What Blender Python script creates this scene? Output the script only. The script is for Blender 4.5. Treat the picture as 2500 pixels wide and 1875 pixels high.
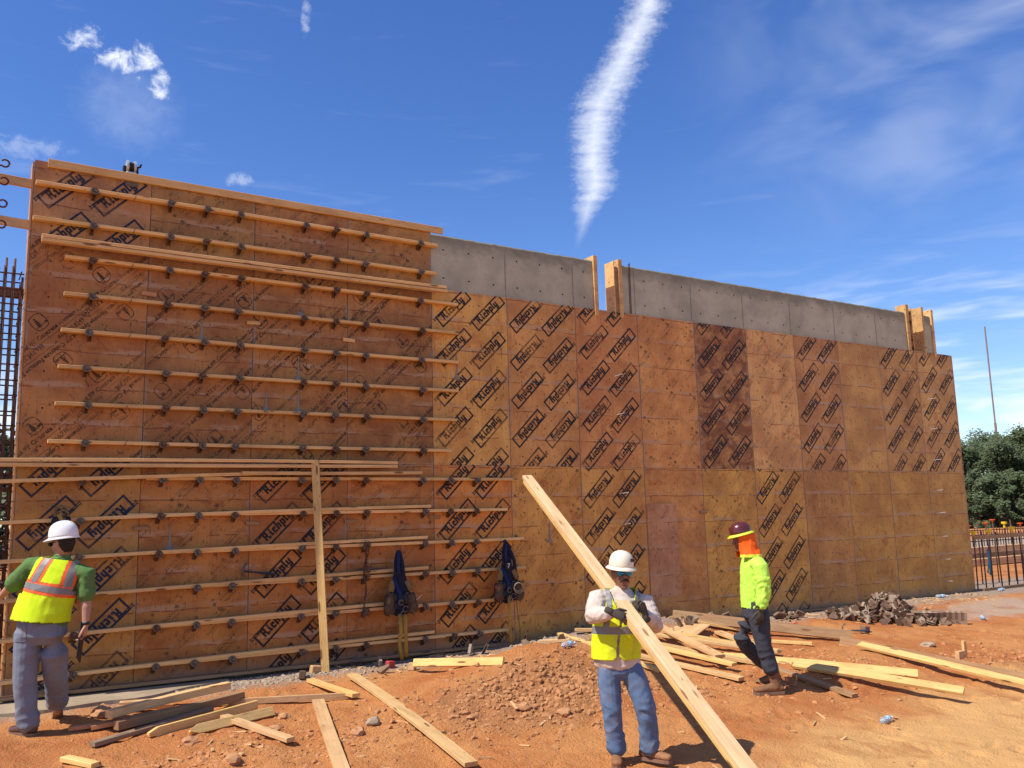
import bpy, bmesh, math, random
from mathutils import Vector, Matrix, noise as mnoise

SC = bpy.context.scene
for _o in list(bpy.data.objects): bpy.data.objects.remove(_o)
COL = SC.collection
R = math.radians
SHEET_W, SHEET_H = 1.2192, 2.4384

# ------------------------------------------------------------------ camera
YAW, PITCH, ROLL = 0.5643515, 0.1539037, -0.0261798
CAM = Vector((-0.60617, -10.67394, 1.65039))
_f = Vector((math.sin(YAW)*math.cos(PITCH), math.cos(YAW)*math.cos(PITCH), math.sin(PITCH)))
_r = Vector((math.cos(YAW), -math.sin(YAW), 0)); _u = _r.cross(_f)
_r2 = _r*math.cos(ROLL)+_u*math.sin(ROLL); _u2 = _u*math.cos(ROLL)-_r*math.sin(ROLL)
camd = bpy.data.cameras.new('camera'); cam = bpy.data.objects.new('camera', camd); COL.objects.link(cam)
camd.sensor_fit = 'HORIZONTAL'; camd.sensor_width = 36.0; camd.lens = 36.0*2181.686/2500.0
camd.clip_start = 0.1; camd.clip_end = 6000
m = Matrix((_r2, _u2, -_f)).transposed().to_4x4(); m.translation = CAM
cam.matrix_world = m
SC.camera = cam

# ------------------------------------------------------------------ light
SUN_FROM = Vector((-0.600, 0.022, 0.80)).normalized()       # sun stands over the left end, a hair behind the wall plane
SUN_EL = math.asin(SUN_FROM.z); SUN_AZ = math.atan2(SUN_FROM.x, SUN_FROM.y)
SC.view_settings.view_transform = 'Standard'; SC.view_settings.look = 'None'
SC.cycles.max_bounces = 5; SC.cycles.diffuse_bounces = 3; SC.cycles.glossy_bounces = 2; SC.cycles.transmission_bounces = 4; SC.cycles.transparent_max_bounces = 6
SC.view_settings.exposure = 0.50; SC.view_settings.gamma = 1.0; SC.view_settings.use_curve_mapping = False
sl = bpy.data.lights.new('sun', 'SUN'); sl.energy = 4.2; sl.angle = R(0.53); sl.color = (1.0, 0.95, 0.86)
sun = bpy.data.objects.new('sun', sl); COL.objects.link(sun)
sun.rotation_euler = SUN_FROM.to_track_quat('Z', 'Y').to_euler(); sun.location = (-30, 0, 40)

class NT:
    def __init__(s, tree): s.t = tree; s.N = tree.nodes; s.L = tree.links
    def n(s, typ, **kw):
        nd = s.N.new(typ)
        for k, v in kw.items():
            if k == 'ins':
                for a, b in v.items():
                    if hasattr(b, 'is_output'): s.L.new(b, nd.inputs[a])
                    else: nd.inputs[a].default_value = b
            else: setattr(nd, k, v)
        return nd
    def math(s, op, a, b=0.0, c=0.0, clamp=False):
        nd = s.N.new('ShaderNodeMath'); nd.operation = op; nd.use_clamp = clamp
        for i, v in enumerate((a, b, c)):
            if hasattr(v, 'is_output'): s.L.new(v, nd.inputs[i])
            else: nd.inputs[i].default_value = v
        return nd.outputs[0]
    def sstep(s, v, a, b):
        nd = s.N.new('ShaderNodeMapRange'); nd.interpolation_type = 'SMOOTHSTEP'
        s.L.new(v, nd.inputs[0]) if hasattr(v, 'is_output') else None
        nd.inputs[1].default_value = a; nd.inputs[2].default_value = b
        return nd.outputs[0]
    def mix(s, fac, a, b, blend='MIX'):
        nd = s.N.new('ShaderNodeMix'); nd.data_type = 'RGBA'; nd.blend_type = blend
        for i, v in ((0, fac), (6, a), (7, b)):
            if hasattr(v, 'is_output'): s.L.new(v, nd.inputs[i])
            else: nd.inputs[i].default_value = v if i == 0 else (tuple(v)+(1,) if len(v) == 3 else v)
        return nd.outputs[2]
    def noise(s, vec, scale, detail=4, rough=0.55, dist=0.0):
        nd = s.N.new('ShaderNodeTexNoise'); nd.inputs['Scale'].default_value = scale
        nd.inputs['Detail'].default_value = detail*.6; nd.inputs['Roughness'].default_value = rough
        nd.inputs['Distortion'].default_value = dist
        if vec is not None: s.L.new(vec, nd.inputs['Vector'])
        return nd.outputs[0]
    def mapv(s, vec, scale=(1,1,1), loc=(0,0,0), rot=(0,0,0)):
        nd = s.N.new('ShaderNodeMapping'); s.L.new(vec, nd.inputs[0])
        nd.inputs['Scale'].default_value = scale; nd.inputs['Location'].default_value = loc; nd.inputs['Rotation'].default_value = rot
        return nd.outputs[0]

# sky
w = bpy.data.worlds.new('World'); SC.world = w; w.use_nodes = True
T = NT(w.node_tree); w.node_tree.nodes.clear()
sky = T.n('ShaderNodeTexSky', sky_type='NISHITA', sun_disc=False, sun_elevation=SUN_EL, sun_rotation=SUN_AZ,
          altitude=200.0, air_density=1.0, dust_density=0.35, ozone_density=2.2)
hsv = T.n('ShaderNodeHueSaturation', ins={'Hue': 0.516, 'Saturation': 1.29, 'Value': 1.10, 'Color': sky.outputs[0]})
tc = T.n('ShaderNodeTexCoord'); D = tc.outputs['Generated']
sx = T.n('ShaderNodeSeparateXYZ', ins={0: D})
az = T.math('ARCTAN2', sx.outputs[0], sx.outputs[1]); el = T.math('ARCSINE', sx.outputs[2])
ae = T.n('ShaderNodeCombineXYZ', ins={0: az, 1: el, 2: 0.0}).outputs[0]
def fcurve(src, pts, lo, hi, vlo, vhi):
    x = T.math('DIVIDE', T.math('SUBTRACT', src, lo), hi-lo, clamp=True)
    nd = T.n('ShaderNodeFloatCurve'); T.L.new(x, nd.inputs['Value']); c = nd.mapping.curves[0]
    P = [((a-lo)/(hi-lo), (b-vlo)/(vhi-vlo)) for a, b in pts]
    while len(c.points) < len(P): c.points.new(0.5, 0.5)
    for q, (a, b) in zip(c.points, P): q.location = (a, b); q.handle_type = 'AUTO'
    nd.mapping.update()
    return T.math('ADD', T.math('MULTIPLY', nd.outputs[0], vhi-vlo), vlo)
CT = [(0.28,.642,.003),(0.300,.6427,.0045),(0.3103,.6463,.006),(0.330,.6532,.010),(0.35,.6595,.0175),(0.368,.6680,.024),(0.3885,.6665,.0235),(0.417,.6685,.026),
      (0.4455,.6747,.029),(0.4725,.6903,.029),(0.4985,.709,.0265),(0.524,.727,.0265),(0.549,.741,.0255),(0.65,.80,.026)]
ctr = fcurve(el, [(a, b) for a, b, c in CT], .28, .65, .6, .85)
wid = fcurve(el, [(a, c) for a, b, c in CT], .28, .65, 0, .04)
n1 = T.noise(T.mapv(ae, (34, 110, 1), rot=(0, 0, .2)), 1.0, 6, .62)
n2 = T.noise(T.mapv(ae, (190, 260, 1)), 1.0, 4, .6)
d = T.math('DIVIDE', T.math('ABSOLUTE', T.math('SUBTRACT', az, ctr)), wid)
d = T.math('ADD', d, T.math('MULTIPLY', T.math('SUBTRACT', n1, .5), 1.25))
d = T.math('ADD', d, T.math('MULTIPLY', T.math('SUBTRACT', n2, .5), .9))
trail = T.math('MULTIPLY', T.sstep(d, 1.3, -.3), T.sstep(el, .295, .37))
trail = T.math('MULTIPLY', trail, T.math('ADD', .36, T.math('MULTIPLY', n2, .85)))
dens = trail
cn = T.noise(T.mapv(ae, (48, 60, 1)), 1.0, 7, .62, .4)
for (a0, e0, ra, re, amt) in [(.098,.485,.020,.013,.75),(.130,.470,.019,.012,.95),(.158,.476,.012,.020,.95),(.170,.456,.012,.016,.95),(.178,.446,.008,.008,.9),
                              (.331,.537,.006,.017,.35),(.259,.369,.017,.008,.32),(.055,.375,.04,.012,.22),(.145,.43,.055,.045,.17)]:
    vq = T.n('ShaderNodeVectorMath', operation='MULTIPLY_ADD', ins={0: ae, 1: (1/ra, 1/re, 0), 2: (-a0/ra, -e0/re, 0)}).outputs[0]
    q = T.n('ShaderNodeVectorMath', operation='DOT_PRODUCT', ins={0: vq, 1: vq}).outputs['Value']
    q = T.math('ADD', q, T.math('MULTIPLY', T.math('SUBTRACT', cn, .5), 6.5 if amt > .2 else 1.5))
    q = T.math('MULTIPLY', T.sstep(q, 1.35, -.9), amt)
    dens = T.math('MAXIMUM', dens, q)
# high cirrus veil to the right and streaks above the horizon
v1 = T.noise(T.mapv(ae, (4.5, 9, 1), rot=(0, 0, -.6)), 1.0, 6, .6, .5)
veil = T.math('MULTIPLY', T.sstep(v1, .40, .78), T.math('MULTIPLY', T.sstep(az, .70, 1.15), T.sstep(el, .22, .42)))
veil = T.math('MULTIPLY', veil, .32)
v2 = T.noise(T.mapv(ae, (7, 46, 1), rot=(0, 0, -.12)), 1.0, 6, .6, .3)
low = T.math('MULTIPLY', T.sstep(v2, .44, .70), T.math('MULTIPLY', T.sstep(el, .31, .12), T.sstep(az, .55, 1.05)))
low = T.math('MULTIPLY', low, .62)
v3 = T.n('ShaderNodeSeparateColor', ins={0: v2.node.outputs[1]}).outputs[1]
wisp = T.math('MULTIPLY', T.sstep(v3, .58, .9), .10)
v4 = T.n('ShaderNodeSeparateColor', ins={0: T.noise(T.mapv(ae, (6, 17, 1), loc=(1.3, .4, 0)), 1.0, 5, .62, .2).node.outputs[1]}).outputs[0]
hcum = T.math('MULTIPLY', T.sstep(v4, .44, .62), T.sstep(el, .19, .10))
hcum = T.math('MULTIPLY', hcum, .85)
for q in (veil, low, wisp, hcum): dens = T.math('MAXIMUM', dens, q)
dens = T.math('MINIMUM', dens, .93)
dens = T.math('MULTIPLY', dens, T.sstep(el, -.02, .02))
SKYV = 7.2
col = T.mix(dens, hsv.outputs[0], (SKYV*.93, SKYV*.97, SKYV*1.05))
bg = T.n('ShaderNodeBackground', ins={'Color': col, 'Strength': 0.115})
w.cycles.sampling_method = 'MANUAL'; w.cycles.sample_map_resolution = 256
wo = T.n('ShaderNodeOutputWorld'); T.L.new(bg.outputs[0], wo.inputs[0])

# ------------------------------------------------------------------ helpers
def lin(c):
    f = lambda v: v/12.92 if v <= .04045 else ((v+.055)/1.055)**2.4
    return tuple(f(v/255.0) for v in c)
def wm(o):
    b = o.matrix_basis
    return b if o.parent is None else wm(o.parent) @ o.matrix_parent_inverse @ b
def par(o, parent):
    if parent is not None:
        o.parent = parent; o.matrix_parent_inverse = wm(parent).inverted()
def tag(o, label=None, cat=None, group=None, kind=None):
    if label: o['label'] = label
    if cat: o['category'] = cat
    if group: o['group'] = group
    if kind: o['kind'] = kind
    return o
def link(name, me, parent=None):
    o = bpy.data.objects.new(name, me); COL.objects.link(o)
    par(o, parent)
    return o
def empty(name, loc=(0, 0, 0), rz=0.0):
    o = bpy.data.objects.new(name, None); COL.objects.link(o); o.location = loc; o.rotation_euler = (0, 0, rz); o.empty_display_size = .1
    return o
def fin(bm, name, mats, smooth=False):
    me = bpy.data.meshes.new(name); bm.normal_update(); bm.to_mesh(me); bm.free()
    for mm in (mats if isinstance(mats, (list, tuple)) else [mats]): me.materials.append(mm)
    if smooth:
        for pl in me.polygons: pl.use_smooth = True
    return me
def obj(name, bm, mat, parent=None, smooth=False, mtx=None):
    me = fin(bm, name, mat, smooth)
    o = bpy.data.objects.new(name, me); COL.objects.link(o)
    if mtx is not None: o.matrix_basis = mtx
    if parent is not None:
        o.parent = parent           # local coordinates of the parent
    return o
def box(bm, lo, hi, bev=0.0, mtx=None, mi=0):
    x0, y0, z0 = lo; x1, y1, z1 = hi
    vs = [bm.verts.new(c) for c in ((x0,y0,z0),(x1,y0,z0),(x1,y1,z0),(x0,y1,z0),(x0,y0,z1),(x1,y0,z1),(x1,y1,z1),(x0,y1,z1))]
    fs = [bm.faces.new([vs[i] for i in q]) for q in ((3,2,1,0),(4,5,6,7),(0,1,5,4),(1,2,6,5),(2,3,7,6),(3,0,4,7))]
    for f in fs: f.material_index = mi
    if bev > 0:
        es = list({e for f in fs for e in f.edges})
        r = bmesh.ops.bevel(bm, geom=es, offset=bev, segments=1, affect='EDGES', profile=.5)
        vs = list({v for f in r['faces'] for v in f.verts} | {v for v in vs if v.is_valid})
    if mtx is not None: bmesh.ops.transform(bm, matrix=mtx, verts=vs)
    return vs
def frame(t, A=None):
    t = t.normalized()
    a = Vector(A) if A is not None else (Vector((0, 0, 1)) if abs(t.z) < .9 else Vector((1, 0, 0)))
    a = a - t*a.dot(t)
    if a.length < 1e-5: a = t.orthogonal()
    a.normalize()
    return a, t.cross(a)
def loft(bm, st, n=12, cap=True, mi=0, round_ends=True):
    """st: list of (pos, ra, rb, dirA) ellipse rings along a spine"""
    P = [Vector(s[0]) for s in st]; rings = []
    k = len(st)
    items = []
    for i in range(k):
        t = (P[min(i+1, k-1)]-P[max(i-1, 0)])
        if t.length < 1e-6: t = Vector((0, 0, 1))
        items.append((P[i], st[i][1], st[i][2] if len(st[i]) > 2 and st[i][2] else st[i][1], t, st[i][3] if len(st[i]) > 3 else None))
    if round_ends:
        p, a, b, t, A = items[0]; items.insert(0, (p-t.normalized()*min(a, b)*.55, a*.62, b*.62, t, A))
        p, a, b, t, A = items[-1]; items.append((p+t.normalized()*min(a, b)*.55, a*.62, b*.62, t, A))
    for p, a, b, t, A in items:
        u, v = frame(t, A)
        rings.append([bm.verts.new(p+u*(a*math.cos(2*math.pi*j/n))+v*(b*math.sin(2*math.pi*j/n))) for j in range(n)])
    for i in range(len(rings)-1):
        for j in range(n):
            f = bm.faces.new((rings[i][j], rings[i][(j+1) % n], rings[i+1][(j+1) % n], rings[i+1][j])); f.material_index = mi
    if cap:
        f = bm.faces.new(rings[0][::-1]); f.material_index = mi
        f = bm.faces.new(rings[-1]); f.material_index = mi
    return [v for r in rings for v in r]
def tube(bm, pts, r, n=8, mi=0):
    rr = r if isinstance(r, (list, tuple)) else [r]*len(pts)
    return loft(bm, [(p, q, q) for p, q in zip(pts, rr)], n, True, mi, False)
def ball(bm, c, rx, ry=None, rz=None, seg=14, rings=9, mtx=None):
    ry = ry or rx; rz = rz or rx
    r = bmesh.ops.create_uvsphere(bm, u_segments=seg, v_segments=rings, radius=1.0)
    M = Matrix.Translation(Vector(c)) @ (mtx.to_4x4() if mtx is not None else Matrix()) @ Matrix.Diagonal((rx, ry, rz, 1))
    bmesh.ops.transform(bm, matrix=M, verts=r['verts'])
    return r['verts']
def torus_arc(bm, c, Rm, r, a0, a1, ax='y', seg=18, n=7):
    pts = []
    for i in range(seg+1):
        a = a0+(a1-a0)*i/seg
        u, v = math.cos(a)*Rm, math.sin(a)*Rm
        pts.append(Vector(c)+Vector({'y': (u, 0, v), 'x': (0, u, v), 'z': (u, v, 0)}[ax]))
    return tube(bm, pts, r, n)
def rock_mesh(bm, c, s, rnd, sub=1, flat=.7):
    r = bmesh.ops.create_icosphere(bm, subdivisions=sub, radius=1.0)
    o = Vector((rnd.uniform(-50, 50), rnd.uniform(-50, 50), rnd.uniform(-50, 50)))
    rot = Matrix.Rotation(rnd.uniform(0, 6.28), 3, 'Z')
    sx_, sy_, sz_ = s*rnd.uniform(.75, 1.3), s*rnd.uniform(.7, 1.1), s*flat*rnd.uniform(.7, 1.1)
    for v in r['verts']:
        k = 1+.45*mnoise.noise(v.co*1.3+o)
        q = Vector((v.co.x*sx_*k, v.co.y*sy_*k, v.co.z*sz_*k))
        v.co = rot @ q + Vector(c)

def new_mat(name, rough=.8, spec=.3):
    mt = bpy.data.materials.new(name); mt.use_nodes = True
    t = NT(mt.node_tree); b = mt.node_tree.nodes['Principled BSDF']
    b.inputs['Roughness'].default_value = rough; b.inputs['Specular IOR Level'].default_value = spec
    return mt, t, b
def setc(t, b, c):
    if hasattr(c, 'is_output'): t.L.new(c, b.inputs['Base Color'])
    else: b.inputs['Base Color'].default_value = tuple(c)+(1,)
def bump(t, b, h, strength=.3, dist=.01):
    nd = t.n('ShaderNodeBump', ins={'Strength': strength, 'Distance': dist, 'Height': h}); t.L.new(nd.outputs[0], b.inputs['Normal'])
def plain(name, c, rough=.8, var=.15, scale=6.0, metal=0.0, spec=.3, bmp=0.0, bscale=60.0):
    mt, t, b = new_mat(name, rough, spec)
    co = t.n('ShaderNodeTexCoord').outputs['Object']
    n = t.noise(co, scale, 5, .6)
    setc(t, b, t.mix(n, tuple(v*(1-var) for v in c), tuple(min(1, v*(1+var)) for v in c)))
    b.inputs['Metallic'].default_value = metal
    if bmp: bump(t, b, t.noise(co, bscale, 3), bmp, .004)
    return mt

# ------------------------------------------------------------------ materials
def mat_plywood():
    mt, t, b = new_mat('plywood_facing', .5, .35)
    oi = t.n('ShaderNodeObjectInfo'); base = oi.outputs['Color']
    P = t.n('ShaderNodeNewGeometry').outputs['Position']
    off = t.n('ShaderNodeVectorMath', operation='SCALE'); t.L.new(t.n('ShaderNodeCombineXYZ', ins={0: oi.outputs['Random'], 1: oi.outputs['Random'], 2: oi.outputs['Random']}).outputs[0], off.inputs[0]); off.inputs['Scale'].default_value = 37.0
    Q = t.n('ShaderNodeVectorMath', operation='ADD', ins={0: P, 1: off.outputs[0]}).outputs[0]
    n1 = t.noise(Q, 1.6, 5, .6, .3)
    c = t.mix(t.sstep(n1, .30, .72), t.mix(1, base, (.74, .66, .60), 'MULTIPLY'), t.mix(1, base, (1.14, 1.18, 1.12), 'MULTIPLY'))
    st = t.noise(t.mapv(Q, (22, 1, 1.1)), 1.0, 5, .65)                       # rain and slurry streaks running down
    c = t.mix(t.math('MULTIPLY', t.sstep(st, .50, .78), .55), c, t.mix(1, base, (.60, .50, .45), 'MULTIPLY'))
    bl = t.noise(Q, 4.3, 6, .7, .6)
    c = t.mix(t.math('MULTIPLY', t.sstep(bl, .54, .68), .7), c, t.mix(1, base, (.66, .46, .40), 'MULTIPLY'))
    # grain of the veneer
    gr = t.noise(t.mapv(Q, (70, 1, 3)), 1.0, 3, .6)
    c = t.mix(t.math('MULTIPLY', t.sstep(gr, .35, .75), .18), c, t.mix(1, base, (.6, .5, .45), 'MULTIPLY'))
    # pale cement bands where walers sat, every 16 inches
    sp = t.n('ShaderNodeSeparateXYZ', ins={0: P})
    wob = t.math('MULTIPLY', t.math('SUBTRACT', t.noise(t.mapv(Q, (2.5, 1, 1)), 1.0, 3), .5), .05)
    fr = t.math('FRACT', t.math('DIVIDE', t.math('ADD', t.math('ADD', sp.outputs[2], wob), .20), .4064))
    band = t.math('MULTIPLY', t.sstep(t.math('ABSOLUTE', t.math('SUBTRACT', fr, .5)), .12, .03), t.sstep(t.noise(t.mapv(Q, (1.8, 1, 6)), 1.0, 5, .7), .44, .60))
    c = t.mix(t.math('MULTIPLY', band, .60), c, (.46, .31, .19))
    line = t.math('MULTIPLY', t.sstep(t.math('ABSOLUTE', t.math('SUBTRACT', fr, .42)), .028, .008), t.sstep(t.noise(t.mapv(Q, (3.2, 1, 9)), 1.0, 5, .75), .43, .56))
    c = t.mix(t.math('MULTIPLY', line, .85), c, t.mix(1, base, (.42, .26, .24), 'MULTIPLY'))
    gy = t.math('MULTIPLY', t.sstep(t.noise(Q, 2.2, 7, .72, .3), .60, .72), t.sstep(t.noise(Q, 26, 4, .7), .40, .62))
    c = t.mix(t.math('MULTIPLY', gy, .5), c, (.25, .21, .17))
    sk = t.noise(t.mapv(Q, (1, 1, .55)), 30, 3, .6)
    c = t.mix(t.math('MULTIPLY', t.sstep(sk, .63, .71), .75), c, (.075, .038, .018))
    sm = t.noise(t.mapv(Q, (5, 1, 9)), 1.0, 6, .75, .8)
    c = t.mix(t.math('MULTIPLY', t.sstep(sm, .58, .70), .5), c, t.mix(1, base, (.62, .40, .34), 'MULTIPLY'))
    # one sheet is heavily stained (strength carried in the object's alpha)
    ob = t.math('MULTIPLY', t.sstep(t.noise(t.mapv(Q, (3.2, 1, 3.8)), 1.0, 6, .7, .8), .42, .58), t.math('SUBTRACT', 1.0, oi.outputs['Alpha']))
    c = t.mix(t.math('MULTIPLY', ob, .85), c, t.mix(1, base, (.38, .24, .20), 'MULTIPLY'))
    # cement wiped over the joints between sheets
    oc = t.n('ShaderNodeSeparateXYZ', ins={0: t.n('ShaderNodeTexCoord').outputs['Object']})
    ed = t.math('MINIMUM', oc.outputs[0], t.math('SUBTRACT', 1.2192, oc.outputs[0]))
    jn = t.noise(t.mapv(P, (6, 1, 2.2)), 1.0, 5, .7)
    c = t.mix(t.math('MULTIPLY', t.math('MULTIPLY', t.sstep(ed, .05, .012), t.sstep(jn, .48, .62)), .6), c, (.30, .235, .17))
    c = t.mix(t.math('MULTIPLY', t.sstep(ed, .008, .003), .6), c, (.10, .06, .035))
    lw = t.sstep(t.math('ADD', sp.outputs[2], t.math('MULTIPLY', t.noise(P, 1.4, 5), .5)), .52, .20)   # splashed cement along the foot
    c = t.mix(t.math('MULTIPLY', lw, .75), c, (.22, .17, .125))
    setc(t, b, c)
    dr = t.noise(t.mapv(Q, (42, 1, 2.6)), 1.0, 4, .7, .4)
    c = t.mix(t.math('MULTIPLY', t.math('MULTIPLY', t.sstep(dr, .60, .72), t.sstep(t.noise(Q, 1.3, 3), .46, .60)), .75), c, t.mix(1, base, (.46, .26, .22), 'MULTIPLY')); setc(t, b, c)
    bump(t, b, t.math('ADD', t.math('MULTIPLY', gr, .5), bl), .12, .004)
    t.L.new(t.math('ADD', .42, t.math('MULTIPLY', bl, .25)), b.inputs['Roughness'])
    return mt
def mat_lumber(name, c1, c2, knot=(.16, .07, .025), rough=.7, dirt=0.0):
    mt, t, b = new_mat(name, rough, .25)
    oi = t.n('ShaderNodeObjectInfo')
    co = t.n('ShaderNodeTexCoord').outputs['Object']
    off = t.n('ShaderNodeVectorMath', operation='SCALE'); t.L.new(t.n('ShaderNodeCombineXYZ', ins={0: oi.outputs['Random'], 1: oi.outputs['Random'], 2: oi.outputs['Random']}).outputs[0], off.inputs[0]); off.inputs['Scale'].default_value = 23.0
    Q = t.n('ShaderNodeVectorMath', operation='ADD', ins={0: co, 1: off.outputs[0]}).outputs[0]
    g = t.noise(t.mapv(Q, (1.1, 34, 34)), 1.0, 5, .6, .7)
    c = t.mix(t.sstep(g, .28, .74), c1, c2)
    l = t.noise(t.mapv(Q, (1.6, 7, 7)), 1.0, 4, .6)
    c = t.mix(t.math('MULTIPLY', t.sstep(l, .52, .74), .45), c, tuple(v*.62 for v in c1))
    kn = t.n('ShaderNodeTexVoronoi', ins={'Vector': t.mapv(Q, (2.2, 11, 11)), 'Scale': 1.0, 'Randomness': 1.0})
    kk = t.sstep(kn.outputs['Distance'], .19, .10)
    c = t.mix(t.math('MULTIPLY', kk, .9), c, knot)
    nh = t.n('ShaderNodeTexVoronoi', ins={'Vector': t.mapv(Q, (5, 22, 22)), 'Scale': 1.0, 'Randomness': 1.0})
    c = t.mix(t.math('MULTIPLY', t.sstep(nh.outputs['Distance'], .10, .06), .8), c, (.07, .04, .025))
    if dirt:
        dn = t.noise(t.mapv(Q, (3, 6, 6)), 1.0, 5, .7)
        c = t.mix(t.math('MULTIPLY', t.sstep(dn, .42, .68), dirt), c, (.30, .13, .055))
    v = t.math('ADD', .86, t.math('MULTIPLY', oi.outputs['Random'], .26))
    vv = t.n('ShaderNodeCombineXYZ', ins={0: v, 1: v, 2: v}).outputs[0]
    setc(t, b, t.mix(1, c, vv, 'MULTIPLY'))
    bump(t, b, g, .18, .003)
    return mt
def mat_concrete(name='cast_concrete', c=(.43, .405, .30)):
    mt, t, b = new_mat(name, .85, .25)
    P = t.n('ShaderNodeNewGeometry').outputs['Position']
    n = t.noise(P, 1.3, 6, .65, .3); n2 = t.noise(P, 9, 6, .7); n3 = t.noise(t.mapv(P, (5, 5, .9)), 1.0, 5, .65)
    cc = t.mix(t.sstep(n, .3, .7), tuple(v*.78 for v in c), tuple(v*1.14 for v in c))
    cc = t.mix(t.math('MULTIPLY', t.sstep(n2, .55, .72), .35), cc, tuple(v*.6 for v in c))
    cc = t.mix(t.math('MULTIPLY', t.sstep(n3, .55, .75), .35), cc, (c[0]*1.15, c[1]*1.0, c[2]*.78))
    sp = t.n('ShaderNodeSeparateXYZ', ins={0: P})
    dk = t.sstep(t.math('ADD', sp.outputs[2], t.math('MULTIPLY', t.math('SUBTRACT', t.noise(t.mapv(P, (2, 2, 3)), 1.0, 5, .7), .5), .55)), 5.38, 5.64)
    cc = t.mix(t.math('MULTIPLY', dk, .75), cc, tuple(v*.42 for v in c))        # damp dark top of the pour
    vo = t.n('ShaderNodeTexVoronoi', ins={'Vector': P, 'Scale': 26.0}); bug = t.math('MULTIPLY', t.sstep(vo.outputs['Distance'], .16, .09), t.sstep(t.noise(P, 2.6, 3), .50, .62))
    cc = t.mix(t.math('MULTIPLY', bug, .8), cc, (.06, .055, .05))
    setc(t, b, cc); bump(t, b, t.math('ADD', n2, t.math('MULTIPLY', bug, -2)), .25, .006)
    return mt
def mat_ground():
    mt, t, b = new_mat('red_clay', .95, .12)
    P = t.n('ShaderNodeNewGeometry').outputs['Position']; sp = t.n('ShaderNodeSeparateXYZ', ins={0: P})
    X, Y = sp.outputs[0], sp.outputs[1]
    n1 = t.noise(P, .8, 6, .6, .4); n2 = t.noise(P, 5, 6, .65); n3 = t.noise(P, 38, 5, .7)
    c = t.mix(t.sstep(n1, .3, .7), (.44, .150, .047), (.57, .255, .088))
    c = t.mix(t.math('MULTIPLY', t.sstep(n2, .52, .72), .5), c, (.40, .125, .042))
    # trampled paler sandy track across the foreground
    sd = t.math('ADD', t.math('MULTIPLY', t.math('ADD', Y, 4.35), -.9), t.math('MULTIPLY', t.math('SUBTRACT', X, 7.0), .10))
    sd = t.math('ADD', sd, t.math('MULTIPLY', t.math('SUBTRACT', t.noise(P, 1.1, 5), .5), 1.6))
    c = t.mix(t.math('MULTIPLY', t.math('MULTIPLY', t.sstep(sd, -.15, .75), t.sstep(X, 4.6, 5.6)), .85), c, (.68, .385, .145))
    # brown dug spoil on the near mound
    bx = t.math('POWER', t.math('DIVIDE', t.math('SUBTRACT', X, 4.5), 1.15), 2.0); by = t.math('POWER', t.math('DIVIDE', t.math('ADD', Y, 2.75), .75), 2.0)
    br = t.math('ADD', t.math('ADD', bx, by), t.math('MULTIPLY', t.math('SUBTRACT', t.noise(P, 2.2, 5), .5), 1.8))
    c = t.mix(t.math('MULTIPLY', t.sstep(br, 1.15, .35), .8), c, (.385, .175, .072))
    # cement dust, gravel and slurry strip along the foot of the wall
    gd = t.math('ADD', t.math('MULTIPLY', Y, -1.0), t.math('MULTIPLY', t.math('SUBTRACT', t.noise(P, 1.7, 6, .65), .5), .95))
    gm = t.math('MULTIPLY', t.sstep(gd, .95, .45), t.sstep(Y, 1.8, .9))
    c = t.mix(t.math('MULTIPLY', gm, .85), c, t.mix(t.sstep(n3, .35, .68), (.23, .185, .14), (.46, .39, .31)))
    # pale gravel patch on the far right
    gx = t.math('ADD', t.math('POWER', t.math('DIVIDE', t.math('SUBTRACT', X, 15.6), 2.3), 2.0), t.math('POWER', t.math('DIVIDE', t.math('ADD', Y, 1.6), .8), 2.0))
    gx = t.math('ADD', gx, t.math('MULTIPLY', t.math('SUBTRACT', t.noise(P, 2.0, 6, .7), .5), 2.6))
    c = t.mix(t.math('MULTIPLY', t.sstep(gx, 1.2, .3), .7), c, (.44, .36, .28))
    dp = t.noise(P, 1.9, 5, .65, .8)
    c = t.mix(t.math('MULTIPLY', t.sstep(dp, .55, .70), .45), c, (.36, .115, .036))
    c = t.mix(t.math('MULTIPLY', t.sstep(n3, .60, .78), .35), c, (.70, .42, .22))
    c = t.mix(t.math('MULTIPLY', t.sstep(n3, .40, .24), .35), c, (.30, .09, .03))
    setc(t, b, c)
    n4 = t.noise(P, 110, 3, .6)
    bump(t, b, t.math('ADD', t.math('ADD', t.math('MULTIPLY', n2, .9), n3), t.math('MULTIPLY', n4, .35)), .9, .035)
    return mt
def mat_ink(name, c, wear=.53, op=.92):
    mt, t, b = new_mat(name, .6, .3); b.inputs['Base Color'].default_value = c+(1,)
    P = t.n('ShaderNodeNewGeometry').outputs['Position']
    a = t.math('MULTIPLY', t.sstep(t.noise(P, 9, 6, .7), wear+.16, wear-.02), op)
    a = t.math('MULTIPLY', a, t.math('ADD', .40, t.math('MULTIPLY', t.sstep(t.noise(P, 1.9, 4), .64, .44), .60)))
    t.L.new(a, b.inputs['Alpha'])
    return mt
def mat_cloth(name, c, rough=.85, dirt=None, da=.4, sheen=0.0, weave=0.0):
    mt, t, b = new_mat(name, rough, .2)
    co = t.n('ShaderNodeTexCoord').outputs['Object']
    n = t.noise(co, 7, 5, .6); cc = t.mix(n, tuple(v*.85 for v in c), tuple(min(1, v*1.12) for v in c))
    if dirt: cc = t.mix(t.math('MULTIPLY', t.sstep(t.noise(co, 5, 6, .65, .4), .48, .70), da), cc, dirt)
    setc(t, b, cc); bump(t, b, t.math('ADD', t.noise(co, 26, 4), t.math('MULTIPLY', t.noise(co, 220, 2), .35)), .35, .006)
    return mt
M = {}
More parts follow.
